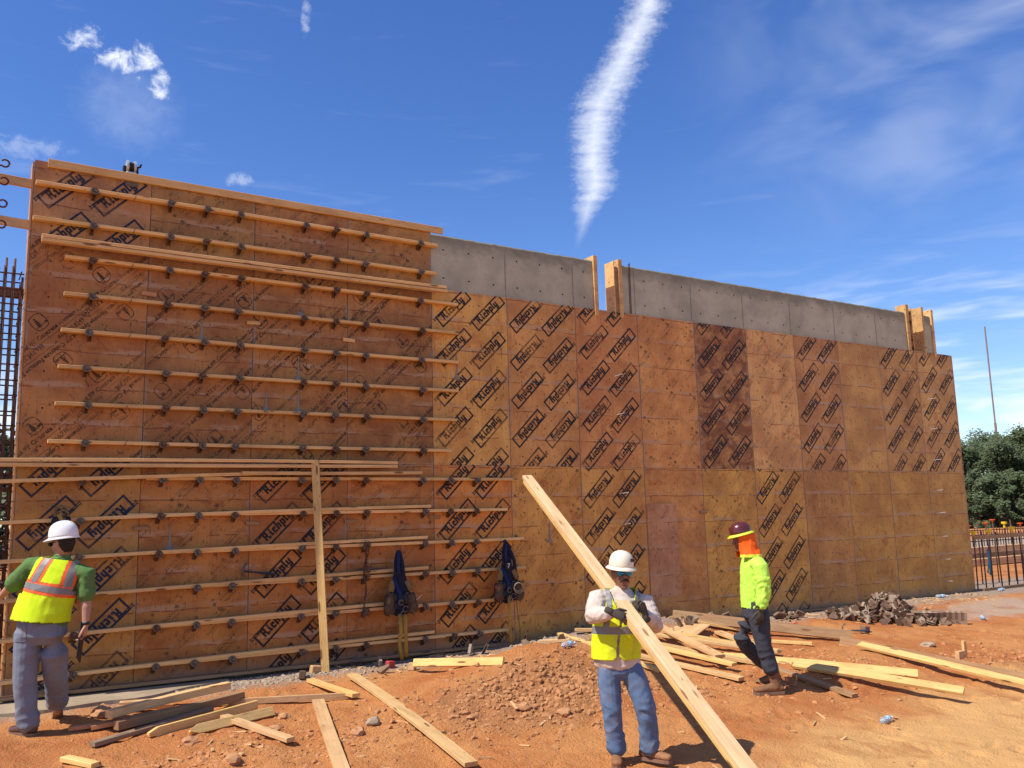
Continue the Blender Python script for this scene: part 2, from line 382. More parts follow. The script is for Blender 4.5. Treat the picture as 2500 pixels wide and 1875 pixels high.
M['ply'] = mat_plywood()
M['ply_edge'] = plain('plywood_edge', (.30, .17, .085), .8, .3, 40)
M['pine'] = mat_lumber('fresh_pine', (.60, .365, .15), (.70, .46, .21), dirt=.25)
M['waler'] = mat_lumber('formwork_pine', (.68, .40, .15), (.78, .50, .215), dirt=.2)
M['yellow'] = mat_lumber('yellow_pine', (.66, .40, .125), (.76, .51, .20), dirt=.22)
M['pale'] = mat_lumber('pale_dusty_pine', (.56, .33, .145), (.66, .42, .205), dirt=.30)
M['red'] = mat_lumber('reddish_pine', (.46, .19, .075), (.56, .27, .12), dirt=.4)
M['old'] = mat_lumber('weathered_timber', (.26, .15, .07), (.39, .245, .125), knot=(.08, .04, .02), dirt=.35)
M['grey'] = mat_lumber('grey_weathered_timber', (.20, .135, .08), (.30, .21, .135), knot=(.07, .05, .035), dirt=.3)
M['conc'] = mat_concrete()
M['slab'] = mat_concrete('footing_concrete', (.34, .26, .17))
M['mortar'] = plain('dried_mortar', (.25, .235, .20), .95, .25, 14, bmp=.4)
M['hole'] = plain('dark_hole', (.018, .012, .009), .9, .2)
M['ground'] = mat_ground()
M['clod'] = plain('clay_clod', (.44, .195, .078), .95, .35, 3.0, bmp=.6, bscale=40)
M['clod_brown'] = plain('brown_spoil_clod', (.40, .185, .075), .95, .35, 3.0, bmp=.6, bscale=40)
M['gravel'] = plain('grey_gravel', (.36, .27, .18), .95, .45, 5.0)
M['rock'] = plain('brown_rock', (.46, .225, .10), .9, .35, 8, bmp=.6, bscale=30)
M['rust'] = plain('rusty_steel', (.15, .085, .052), .75, .45, 30, .35, bmp=.3)
M['cam'] = plain('grey_cast_steel', (.15, .115, .085), .6, .35, 30, .35, bmp=.3)
M['rebar'] = plain('rusty_rebar', (.115, .055, .038), .8, .4, 25, .2, bmp=.3)
M['ink'] = mat_ink('black_print', (.016, .015, .016), .60, .97)
M['ink_navy'] = mat_ink('navy_print', (.016, .022, .045), .60, .96)
M['ink_thin'] = mat_ink('thin_print', (.050, .030, .019), .50, .80)
M['ink_faint'] = mat_ink('faint_print', (.10, .055, .03), .52, .72)
M['ink_green'] = mat_ink('green_leaf_print', (.045, .055, .028), .58, .7)

# ------------------------------------------------------------------ terrain
def ss(a, b, x):
    t = min(1, max(0, (x-a)/(b-a))); return t*t*(3-2*t)
def g0(x, y):
    d = max(0, -y-.5)
    z = -.02-.08*min(d, 5.5)-.02*max(0, min(d, 5.5)-2.5)
    z += .07*ss(8, 17, x)
    z += .38*math.exp(-((x-5.35)/1.0)**2-((y+1.9)/.75)**2)
    z += .09*math.exp(-((x-4.0)/.9)**2-((y+2.1)/.8)**2)
    z += .10*math.exp(-((x-8.9)/1.6)**2-((y+3.0)/.8)**2)
    z += .22*math.exp(-((x-8.0)/1.9)**2-((y+.45)/.65)**2)
    z += .95*ss(-7.6, -10.4, y)
    return z
def gz(x, y):
    z = g0(x, y)
    k = ss(.4, -.9, y)*.9+.1
    v = Vector((x, y, 0))
    z += k*(.030*mnoise.noise(v*1.1)+.020*mnoise.noise(v*2.9+Vector((7, 3, 1)))+.010*mnoise.noise(v*7.5))
    rough = math.exp(-((x-4.6)/1.2)**2-((y+2.6)/.75)**2)+.45*math.exp(-((x-8.2)/1.4)**2-((y+3.1)/.8)**2)+.4*math.exp(-((x-1.8)/1.6)**2-((y+2.8)/.7)**2)+.5*math.exp(-((x-11.6)/1.3)**2-((y+3.9)/.6)**2)
    z += rough*(.060*mnoise.noise(v*4.2+Vector((2, 9, 0)))+.045*abs(mnoise.noise(v*9))+.022*mnoise.noise(v*21))
    if x > 22 and y > -2:                                           # spoil heaps far to the right
        z += 1.0*max(0, mnoise.noise(Vector((x*.09, y*.09, 3.3)))+.15)*ss(22, 34, x)*ss(200, 110, x)
    return z
def axis(fine0, fine1, step, lo, hi):
    a = []; v = fine0
    while v < fine1: a.append(v); v += step
    s = step*1.5; v = fine1
    while v < hi: a.append(v); v += s; s *= 1.28
    a.append(hi); s = step*1.5; v = fine0-s; b = []
    while v > lo: b.append(v); s *= 1.28; v -= s
    b.append(lo)
    return b[::-1]+a
XS = axis(-1.0, 14.5, .036, -900, 1500); YS = axis(-6.8, .3, .033, -500, 1500)
rnd = random.Random(3); DENT = []
for k in range(330):                                             # boot prints and scuffs
    x, y = rnd.uniform(-.8, 13), rnd.uniform(-6.6, -.9)
    DENT.append((x, y, rnd.uniform(0, 6.28), rnd.uniform(.10, .17), rnd.uniform(.040, .065), rnd.uniform(.010, .028)))
BIN = {}
for d_ in DENT:
    for i in (-1, 0, 1):
        for j in (-1, 0, 1): BIN.setdefault((int(d_[0]//.5)+i, int(d_[1]//.5)+j), []).append(d_)
def dents(x, y):
    z = 0.0
    for (cx, cy, a, l_, w_, h) in BIN.get((int(x//.5), int(y//.5)), ()):
        dx, dy = x-cx, y-cy; u = (dx*math.cos(a)+dy*math.sin(a))/l_; v = (-dx*math.sin(a)+dy*math.cos(a))/w_; q = u*u+v*v
        if q < 5: z += -h*math.exp(-q*1.4)+h*.55*math.exp(-(math.sqrt(q)-1.35)**2*5)
    return z
verts = [(x, y, gz(x, y)+(dents(x, y) if -6.9 < y < -.5 and -1.2 < x < 14 else 0)) for y in YS for x in XS]
nx = len(XS)
faces = [(j*nx+i, j*nx+i+1, (j+1)*nx+i+1, (j+1)*nx+i) for j in range(len(YS)-1) for i in range(nx-1)]
me = bpy.data.meshes.new('ground'); me.from_pydata(verts, [], faces); me.materials.append(M['ground'])
me.polygons.foreach_set('use_smooth', [True]*len(me.polygons))
tag(link('ground', me), kind='structure')

# concrete footing showing at the foot of the wall
bm = bmesh.new()
N = 60
up, lo_ = [], []
for i in range(N):
    x = -4+6.2*i/(N-1)
    y = -.66-.09*mnoise.noise(Vector((x*1.7, 0, 0)))+.5*ss(1.0, 2.2, x)
    up.append((bm.verts.new((x, .42, .004)), bm.verts.new((x, y, -.004+.004*mnoise.noise(Vector((x*3, 1, 0))))), bm.verts.new((x, y-.015, -.12))))
for i in range(N-1):
    for k in range(2): bm.faces.new((up[i][k], up[i][k+1], up[i+1][k+1], up[i+1][k]))
bm.faces.new([up[0][k] for k in (2, 1, 0)])
tag(obj('concrete_footing', bm, M['slab']), kind='structure')

# ------------------------------------------------------------------ printed marks (2-D shapes in sheet coordinates u,v)
def quad_seg(a, b, t):
    a = Vector(a); b = Vector(b); d = (b-a).normalized(); n = Vector((-d.y, d.x))*t*.5; e = d*t*.22
    return [a-e-n, b+e-n, b+e+n, a-e+n]
def logo_polys():
    Lr, Wr, t = .645, .186, .0235
    out = [[Vector(p) for p in q] for q in (
        [(0, 0), (Lr, 0), (Lr, t), (0, t)], [(0, Wr-t), (Lr, Wr-t), (Lr, Wr), (0, Wr)],
        [(0, t), (t, t), (t, Wr-t), (0, Wr-t)], [(Lr-t, t), (Lr, t), (Lr, Wr-t), (Lr-t, Wr-t)])]
    x, h = 0.0, .059; s = .0255
    G = {'R': (1.55, [((.35, 0), (.35, 1.55)), ((-.55, 1.62), (1.15, 1.62)), ((.95, 1.6), (.95, .85)), ((.4, .82), (1.0, .82)), ((.85, .8), (1.15, 0)), ((1.1, .02), (1.5, .14))]),
         'i': (.68, [((.2, .05), (.2, 1.0)), ((.2, .04), (.55, .14)), ((.12, 1.40), (.32, 1.40))]),
         'c': (.95, [((.2, .08), (.2, .98)), ((.2, .95), (.75, .95)), ((.72, .95), (.72, .66)), ((.2, .05), (.82, .05))]),
         'h': (1.05, [((.2, 0), (.2, 1.62)), ((.2, .95), (.8, .95)), ((.8, .95), (.8, .0)), ((.0, .04), (.35, .04))]),
         'p': (1.05, [((.2, -.62), (.2, 1.05)), ((.2, .97), (.82, .97)), ((.82, .97), (.82, .06)), ((.25, .05), (.82, .05))]),
         'l': (.62, [((.2, .05), (.2, 1.62)), ((.2, .04), (.5, .14))]),
         'y': (1.15, [((.2, .08), (.2, 1.02)), ((.85, -.45), (.85, 1.02)), ((.2, .05), (.85, .05)), ((.2, -.50), (.88, -.50))])}
    x = .088
    for ch in 'Richply':
        wd, segs = G[ch]
        for a, b_ in segs:
            out.append(quad_seg((x+a[0]*h*.96, .067+a[1]*h*.98), (x+b_[0]*h*.96, .067+b_[1]*h*.98), s))
        x += wd*h*1.10
    # scroll where the flourish crosses the corner of the frame
    out.append(quad_seg((-.030, Wr-.035), (.075, Wr-.035), .010)); out.append(quad_seg((-.030, Wr-.012), (-.002, Wr-.012), .012)); out.append(quad_seg((-.038, Wr-.05), (-.038, Wr+.004), .010))
    return out
LOGO = logo_polys()
def text_tris(body, size, bold=0.0):
    cu = bpy.data.curves.new('t', 'FONT'); cu.body = body; cu.size = size; cu.resolution_u = 2; cu.offset = bold; cu.fill_mode = 'FRONT'
    o = bpy.data.objects.new('t', cu); COL.objects.link(o)
    dg = bpy.context.evaluated_depsgraph_get(); mesh = bpy.data.meshes.new_from_object(o.evaluated_get(dg))
    vs = [Vector((v.co.x, v.co.y)) for v in mesh.vertices]; ps = [[vs[i] for i in pl.vertices] for pl in mesh.polygons]
    bpy.data.objects.remove(o); bpy.data.curves.remove(cu); bpy.data.meshes.remove(mesh)
    return ps
def emblem():
    out = []; n = 24; ro = []
    for k in range(n):
        a = 2*math.pi*k/n; c, s_ = math.cos(a), math.sin(a); q = (abs(c)**3.2+abs(s_)**3.2)**(-1/3.2)
        ro.append((Vector((c*q*.085, s_*q*.092)), Vector((c*q*.076, s_*q*.083))))
    for k in range(n): out.append([ro[k][0], ro[(k+1) % n][0], ro[(k+1) % n][1], ro[k][1]])
    for j in range(5):
        y = .062-.022*j; wd = .013+.0065*j
        out.append([Vector((-.018-wd, y-.024)), Vector((-.018+wd, y-.024)), Vector((-.018, y+.006))])
    out.append(quad_seg((-.022, -.075), (-.022, -.05), .006)); out.append(quad_seg((-.075, -.045), (.078, -.045), .006))
    out.append([Vector((.022, -.043)), Vector((.075, -.043)), Vector((.070, -.020)), Vector((.048, -.027)), Vector((.032, -.022))])
    return out
UFP = text_tris('UFP Concrete Forming Systems', .066, .0022); PHONE = text_tris('866.730.3249', .062, .0008); EMB = emblem()
NAT1 = text_tris('NATRON WOOD', .046); NAT2 = text_tris('PRODUCTS', .046)
LEAF = [[Vector(p)*.036 for p in q] for q in ([(0, -.9), (.12, -.2), (-.12, -.2)], [(0, -.25), (.85, -.15), (.45, .25)], [(0, -.25), (-.85, -.15), (-.45, .25)], [(-.4, 0), (.4, 0), (0, 1.0)], [(.1, .1), (.75, .65), (.3, .5)], [(-.1, .1), (-.75, .65), (-.3, .5)])]
def placed(polys, org, ang, flip=False, ctr=None):
    c, s_ = math.cos(ang), math.sin(ang); o = Vector(org); out = []
    for q in polys:
        r = []
        for p in q:
            if flip: p = Vector(ctr)*2-p
            r.append(o+Vector((p.x*c-p.y*s_, p.x*s_+p.y*c)))
        out.append(r)
    return out
def print_mesh(name, polys, W_, H_, mats, idx=None):
    """flat print clipped to the sheet; stands 1.2 mm proud, each stroke a hair apart"""
    bm = bmesh.new()
    for k, q in enumerate(polys):
        us = [p.x for p in q]; vs = [p.y for p in q]
        if max(us) < .004 or min(us) > W_-.004 or max(vs) < .004 or min(vs) > H_-.004: continue
        try:
            f = bm.faces.new([bm.verts.new((p.x, -.0012-.00003*(k % 23), p.y)) for p in q])
            f.material_index = idx[k] if idx else 0
        except ValueError: pass
    for co, no in (((.004, 0, 0), (-1, 0, 0)), ((W_-.004, 0, 0), (1, 0, 0)), ((0, 0, .004), (0, 0, -1)), ((0, 0, H_-.004), (0, 0, 1))):
        bmesh.ops.bisect_plane(bm, geom=bm.verts[:]+bm.edges[:]+bm.faces[:], plane_co=co, plane_no=no, clear_outer=True, dist=1e-5)
    bm.normal_update()
    for f in bm.faces:
        if f.normal.y > 0: f.normal_flip()
    return fin(bm, name, mats)
def rich_polys(us, v0, H_, down):
    out = []
    k = -3
    v = v0-.553*6
    while v < H_+.2:
        if v > -.75:
            for u in us: out += placed(LOGO, (u, v), math.pi/4, down, (.3225, .093))
        v += .553
    return out
def ufp_polys(u0, v0, u1, v1):
    """rows of brand text on the diagonal, every other row upside down"""
    out = []; ang = math.pi/4; e = Vector((math.cos(ang), math.sin(ang))); nrm = Vector((-e.y, e.x))
    block = UFP + [[p+Vector((.30, -.115)) for p in q] for q in PHONE] + [quad_seg((.02, -.034), (.80, -.034), .004)] + [[p+Vector((.27, .155)) for p in q] for q in EMB]
    for i in range(-6, 7):
        for j in range(-3, 4):
            o = Vector((u0, v0))+e*(.85*i)+Vector((0, 1.128*j)); out += placed(block, o, ang)
            o = Vector((u1, v1))+e*(.85*i)+Vector((0, 1.128*j)); out += placed(block, o, ang, True, (.27, .155))
    return out
def nat_polys(u0, v0):
    out = []; idx = []; ang = math.pi/4
    blk = NAT1 + [[p+Vector((.03, -.052)) for p in q] for q in NAT2] + [quad_seg((-.01, .048), (.32, .048), .004)]
    for i in range(-5, 8):
        for j in range(-7, 9):
            o = Vector((u0+.5*i, v0-.07*i+.56*j))
            if not (-.7 < o.x < 2.0 and -.7 < o.y < 3.0): continue
            a = placed(blk, o+Vector((.03, .06)), ang) + placed(blk, o+Vector((.13, -.03)), ang, True, (.0, .0)); out += a; idx += [0]*len(a)
            a = placed(LEAF, o+Vector((.045, -.035)), ang*.5) + placed(LEAF, o+Vector((-.045, .035)), ang*.5, True, (0, 0)); out += a; idx += [1]*len(a)
    return out, idx

# ------------------------------------------------------------------ the formwork wall
form = empty('formwork_wall', (8.53, 0, 0))
tag(form, 'tall plywood concrete form braced with rows of horizontal timber walers', 'formwork')
KP = (1.36, 1.55, 1.10)
TONE = {  # (tier, column): colour of that sheet's facing
 (3,0):(168,112,80),(3,1):(160,108,66),(3,2):(164,106,68),(3,3):(168,112,70),
 (2,0):(170,106,64),(2,1):(164,104,62),(2,2):(166,106,62),(2,3):(164,104,62),(2,4):(192,134,80),(2,5):(182,122,78),(2,6):(182,116,76),(2,7):(192,126,80),(2,8):(162,106,70),(2,9):(192,134,94),(2,10):(174,116,78),(2,11):(176,122,76),(2,12):(174,120,76),(2,13):(182,128,84),
 (1,0):(170,112,62),(1,1):(172,104,56),(1,2):(176,104,56),(1,3):(176,104,56),(1,4):(186,114,62),(1,5):(186,124,70),(1,6):(184,124,72),(1,7):(182,118,74),(1,8):(188,130,70),(1,9):(184,126,70),(1,10):(168,112,68),(1,11):(172,118,64),(1,12):(172,118,62),(1,13):(174,122,70)}
KIND = {(3,0):('R',(.16,.72),5.20-4.8768,0,'ink_navy')}
KIND.update({(3,c): ('N', .31, .44) for c in (1, 2, 3)})
KIND.update({(2,c): ('U',) for c in (0, 1, 2, 3)})
Zb2 = 2.4384
KIND.update({(2,4):('R',(.18,.74),4.33-Zb2,0,'ink'),(2,5):('R',(.155,.72),4.35-Zb2,1,'ink'),(2,6):('R',(.185,.73),4.06-Zb2,0,'ink'),(2,7):('F',.1,.2),(2,8):('R',(.17,.73),3.54-Zb2,1,'ink'),(2,9):('F',.35,.1),
  (2,10):('R',(.18,.75),4.38-Zb2,0,'ink'),(2,12):('R',(.17,.75),4.43-Zb2,0,'ink'),(2,13):('R',(.21,.81),4.56-Zb2,0,'ink'),
  (1,0):('R',(.15,.72),2.02,1,'ink_navy'),(1,1):('N',.38,.28),(1,2):('R',(.19,.76),1.93,0,'ink'),(1,3):('F',.2,.1),(1,4):('R',(.19,.75),1.95,0,'ink'),(1,5):('F',.1,.3),(1,6):('R',(.145,.69),1.80,1,'ink'),(1,8):('F',.25,.25),(1,9):('R',(.12,.67),1.82,1,'ink')})
rnd = random.Random(11)
PM = {}
def sheet_box(W_, H_):
    bm = bmesh.new(); box(bm, (.0015, 0, .0015), (W_-.0015, .018, H_-.0015), .0012)
    for f in bm.faces:
        if abs(f.normal.y) < .6: f.material_index = 1
    bm.normal_update()
    for f in bm.faces: f.material_index = 0 if abs(f.normal.y) > .6 else 1
    return fin(bm, 'plywood_sheet', [M['ply'], M['ply_edge']])
SHM = {h: sheet_box(SHEET_W, h) for h in (SHEET_H, .87)}
TIEX = [.203+.4064*k for k in range(3)]
def disc(bm, c, r, n=8, mi=0):
    f = bm.faces.new([bm.verts.new((c[0]+r*math.cos(2*math.pi*k/n), c[1], c[2]+r*math.sin(2*math.pi*k/n))) for k in range(n)][::1])
    f.normal_update()
    if f.normal.y > 0: f.normal_flip()
    f.material_index = mi
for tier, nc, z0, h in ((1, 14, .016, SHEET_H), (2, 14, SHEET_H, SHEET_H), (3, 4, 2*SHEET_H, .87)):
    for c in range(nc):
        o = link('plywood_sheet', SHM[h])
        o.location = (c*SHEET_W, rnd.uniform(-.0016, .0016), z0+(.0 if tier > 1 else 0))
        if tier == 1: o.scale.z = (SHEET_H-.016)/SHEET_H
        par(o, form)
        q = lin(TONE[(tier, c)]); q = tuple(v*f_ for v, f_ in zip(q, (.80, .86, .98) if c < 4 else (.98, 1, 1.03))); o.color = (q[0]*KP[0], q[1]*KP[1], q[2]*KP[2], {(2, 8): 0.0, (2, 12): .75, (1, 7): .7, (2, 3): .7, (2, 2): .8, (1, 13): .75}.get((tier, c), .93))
        if (tier, c) == (3, 3): pass
        kd = KIND.get((tier, c))
        pm = None
        if kd:
            if kd[0] == 'R': pm = print_mesh('printed_logos', rich_polys(kd[1], kd[2], h, kd[3]), SHEET_W, h, M[kd[4]])
            elif kd[0] == 'U':
                sh = [(.045, .055, .30, .78), (.12, .50, .42, 1.07), (.00, .30, .50, .95), (.09, .75, .36, .43)][c]
                pm = print_mesh('printed_text', ufp_polys(*sh), SHEET_W, h, M['ink_thin'])
            else:
                pl, ix = nat_polys(kd[1], kd[2]); pm = print_mesh('printed_text', pl, SHEET_W, h, [M['ink_thin' if kd[0] == 'N' else 'ink_faint'], M['ink_green']], ix)
            q_ = link('print', pm); q_.location = o.location; par(q_, o)
        # tie holes left where the brackets were taken off, and nail heads
        bm = bmesh.new()
        for iz in range(7):
            zz = .21+.4064*iz+(0 if tier == 1 else -.01)-(0 if tier == 1 else .0)
            wz = (z0+zz)
            for tx in TIEX:
                X = c*SHEET_W+tx
                if X < 5.6 and not (X < .45): continue
                if zz > h-.05: continue
                if rnd.random() < .10: continue
                disc(bm, (tx+rnd.uniform(-.006, .006), -.0016, zz-.06+rnd.uniform(-.008, .008)), .0105, 9)
        for k in range(10):
            disc(bm, (rnd.uniform(.05, 1.17), -.0016, rnd.uniform(.05, h-.05)), rnd.uniform(.0025, .006), 6)
        q_ = obj('tie_holes', bm, M['hole']); q_.location = o.location; q_['kind'] = 'stuff'; par(q_, o)

# board along the foot of the form
def lumber_mesh(L, w=.089, t=.038, pointed=0, bow=0.0, bev=.003, mat=None):
    """timber along local X from 0 to L, width on Y, thickness on Z"""
    bm = bmesh.new(); n = max(2, int(L/.35)); rings = []
    for i in range(n+1):
        x = L*i/n; k = 4*(x/L)*(1-x/L)*bow; s_ = 1.0
        rings.append((x, k))
    prof = [(-w/2+bev, -t/2), (w/2-bev, -t/2), (w/2, -t/2+bev), (w/2, t/2-bev), (w/2-bev, t/2), (-w/2+bev, t/2), (-w/2, t/2-bev), (-w/2, -t/2+bev)]
    R_ = []
    for x, k in rings: R_.append([bm.verts.new((x, a, b_+k)) for a, b_ in prof])
    for i in range(n):
        for j in range(8): bm.faces.new((R_[i][j], R_[i][(j+1) % 8], R_[i+1][(j+1) % 8], R_[i+1][j]))
    if pointed:
        tip = [bm.verts.new((-pointed, a*.25, b_)) for a, b_ in prof]
        for j in range(8): bm.faces.new((tip[j], tip[(j+1) % 8], R_[0][(j+1) % 8], R_[0][j]))
        bm.faces.new(tip[::-1])
    else: bm.faces.new(R_[0][::-1])
    bm.faces.new(R_[-1])
    bmesh.ops.recalc_face_normals(bm, faces=bm.faces[:])
    return fin(bm, 'timber', mat)
def lumber(name, a, b, mat, w=.089, t=.038, roll=0.0, parent=None, pointed=0, bow=0.0, up=(0, 0, 1)):
    a = Vector(a); b = Vector(b); d = b-a; L = d.length; x = d.normalized()
    z = Vector(up); z = (z-x*z.dot(x)).normalized(); y = z.cross(x)
    M3 = Matrix((x, y, z)).transposed() @ Matrix.Rotation(roll, 3, 'X')
    o = link(name, lumber_mesh(L, w, t, pointed, bow, mat=M[mat]))
    mt = M3.to_4x4(); mt.translation = a; o.matrix_basis = mt
    par(o, parent)
    return o
xx = -.05
for L in (4.88, 4.88, 4.3, 3.1):
    lumber('base_plate', (xx, -.047, .038), (xx+L-.006, -.047, .038+.0002*xx), 'old', .089, .036, parent=form); xx += L
# walers: (x0, z0, x1, z1)
WAL = [(.02,5.468,4.94),(.01,5.062,4.92),(.34,4.662,5.24),(.35,4.252,5.25),(.34,3.846,5.24),(.33,3.445,5.23),(.32,3.043,5.20),(.27,2.632,5.11),
       (1.26,2.243,6.14),(1.09,1.835,5.97),(1.38,1.425,6.22),(1.62,1.035,6.24),(1.3,.630,5.75),(1.2,.222,5.95)]
for x0, z, x1 in WAL:
    lumber('waler', (x0, -.0475, z+rnd.uniform(-.004, .004)), (x1, -.0475, z+rnd.uniform(-.004, .006)), 'waler', .089, .038, parent=form, bow=rnd.uniform(-.006, .006))
lumber('cap_timber', (.13, -.024, 5.724), (5.05, -.024, 5.706), 'waler', .089, .038, R(90), parent=form)
# steel brackets that clamp the walers
def bracket_mesh():
    bm = bmesh.new()
    for sx_ in (-.0155, .0155):
        P = [(-.001, -.085), (-.001, -.022), (-.100, -.0215), (-.112, -.0215), (-.112, -.044), (-.060, -.062), (-.02, -.085)]
        for k, sgn in ((-.0018, -1), (.0018, 1)):
            f = bm.faces.new([bm.verts.new((sx_+k, a, b_)) for a, b_ in (P if sgn > 0 else P[::-1])])
        n = len(P); bm.verts.ensure_lookup_table(); vs = bm.verts[-2*n:]
        lo_, hi_ = vs[:n][::-1], vs[n:]
        for j in range(n): bm.faces.new((lo_[j], lo_[(j+1) % n], hi_[(j+1) % n], hi_[j]))
    box(bm, (-.0235, -.0045, -.098), (.0235, -.0012, -.074), .001)
    box(bm, (-.0135, -.105, -.0225), (.0135, -.03, -.0205))
    box(bm, (-.0195, -.0995, -.030), (.0195, -.0950, .024), .0012)
    box(bm, (-.0195, -.0995, .0205), (.0195, -.070, .0240), .001)
    tube(bm, [(0, -.004, -.055), (0, -.118, -.040)], .0045, 6)
    bmesh.ops.recalc_face_normals(bm, faces=bm.faces[:])
    return fin(bm, 'bracket', M['rust'])
def cam_mesh():
    bm = bmesh.new()
    def prism(ring, y0, y1):
        n = len(ring); a = [bm.verts.new((p[0], y0, p[1])) for p in ring]; b_ = [bm.verts.new((p[0], y1, p[1])) for p in ring]
        bm.faces.new(a); bm.faces.new(b_[::-1])
        for j in range(n): bm.faces.new((a[j], b_[j], b_[(j+1) % n], a[(j+1) % n]))
    prism([(.043*math.cos(2*math.pi*k/18), .043*math.sin(2*math.pi*k/18)*.94) for k in range(18)], -.103, -.111)
    cres = [(.043*math.cos(a), .0405*math.sin(a)) for a in [R(150+230*k/12) for k in range(13)]] + [(.029*math.cos(a)-.001, .028*math.sin(a)+.002) for a in [R(380-230*k/12) for k in range(13)]]
    n = len(cres)//2
    for k in range(n-1):
        prism([cres[k], cres[k+1], cres[2*n-2-k], cres[2*n-1-k]], -.110, -.124)
    prism([(.008+.019*math.cos(2*math.pi*k/12), .010+.017*math.sin(2*math.pi*k/12)) for k in range(12)], -.110, -.128)
    prism([(.038, .008), (.062, .014), (.064, .002), (.040, -.006)], -.105, -.112)
    bmesh.ops.recalc_face_normals(bm, faces=bm.faces[:])
    return fin(bm, 'cam', M['cam'])
BRK, CAMM = bracket_mesh(), cam_mesh()
CAMM2 = CAMM.copy(); CAMM2.materials.clear(); CAMM2.materials.append(M['rust'])
COLS = [.61, 1.42, 1.83, 2.24, 3.05, 3.46, 3.87, 4.68]
def bracket(x, z):
    o = link('bracket', BRK); o.location = (x+rnd.uniform(-.012, .012), 0, z); o.rotation_euler = (0, rnd.uniform(-.12, .12), 0); par(o, form)
    c = link('cam', CAMM if rnd.random() < .62 else CAMM2); c.location = (o.location.x+.004, -.001, z-.016); c.rotation_euler = (0, rnd.uniform(-.6, .9), rnd.uniform(-.1, .12)); c.scale = (.98, 1.0, .98); par(c, o)
for i, (x0, z, x1) in enumerate(WAL):
    for cx in COLS+[5.08, 5.47]:
        if cx > x1-.03 or cx < x0+.03: continue
        if cx > 5 and i < 8: continue
        bracket(cx, z)
for z in (2.215, 1.80, 1.415, 1.03, .62, .225): bracket(.60, z)
# nails bent over beside the left column
for x0, z, x1 in WAL[:8]:
    bm = bmesh.new(); tube(bm, [(1.02, -.085, z-.045), (1.03, -.112, z-.012), (1.045, -.118, z+.028)], .0042, 6); tube(bm, [(1.045, -.116, z+.027), (1.047, -.119, z+.033)], .009, 7)
    par(obj('bent_nail', bm, M['rust']), form)
# cleats nailed across the sheet joints
for k, (x, z) in enumerate([(1.23,4.36),(2.44,4.14),(3.67,4.03),(1.24,1.70),(2.47,1.72),(3.70,1.72),(4.88,1.75),(9.73,1.74)]):
    lumber('cleat', (x-.08, -.012, z+.005*(-1)**k), (x+.08, -.012, z-.004*(-1)**k), ['red', 'waler', 'waler', 'old', 'old', 'old', 'old', 'old'][k], .045 if k else .055, .020, R(90), parent=form)
# mortar that leaked at tie holes and set on the walers
for k, (x, za, zb) in enumerate([(1.545,1.72,1.455),(3.01,3.78,3.47),(3.01,3.36,3.07),(2.61,3.30,3.06),(3.03,4.40,4.285),(6.72,1.63,1.36),(1.83,4.15,3.87),(5.25,3.98,3.62)]):
    bm = bmesh.new()
    loft(bm, [((x, -.003, za), .006, .004, (1, 0, 0)), ((x+.003, -.003, (za+zb)/2), .011, .005, (1, 0, 0)), ((x, -.003, zb+.06), .016, .006, (1, 0, 0)), ((x, -.006, zb), .055, .009, (1, 0, 0))], 8)
    if k < 4:
        for q in range(7): rock_mesh(bm, (x+rnd.uniform(-.09, .10), rnd.uniform(-.095, -.02), zb-.012+rnd.uniform(-.012, .008)), rnd.uniform(.025, .042), rnd, 1, .4)
    par(obj('mortar_drip', bm, M['mortar'], smooth=True), form)
# reused repair panel
bm = bmesh.new(); box(bm, (.3, -.0075, .455), (.905, -.0035, 1.885), .001)
o = obj('patch_panel', bm, M['ply']); o.location = (8.25, 0, 0); o.color = lin((190, 136, 98))+(1,); par(o, form)
# snap-tie ends sticking out
for (x, z) in [(16.04,3.89),(16.01,3.28),(16.0,2.66),(15.98,2.06),(15.98,1.62),(15.99,1.16),(16.0,.72),(16.0,.30),(8.02,2.04),(8.03,1.58),(8.03,1.23),(8.01,3.84),(8.01,3.24)]:
    bm = bmesh.new(); tube(bm, [(x, -.001, z), (x+.02, -.20, z+.012)], .005, 6)
    par(obj('snap_tie', bm, plain('bright_tie_wire', (.62, .58, .52), .4, .1, metal=.4) if 'tie' not in M else M['tie']), form)
    if 'tie' not in M: M['tie'] = bpy.data.materials['bright_tie_wire']

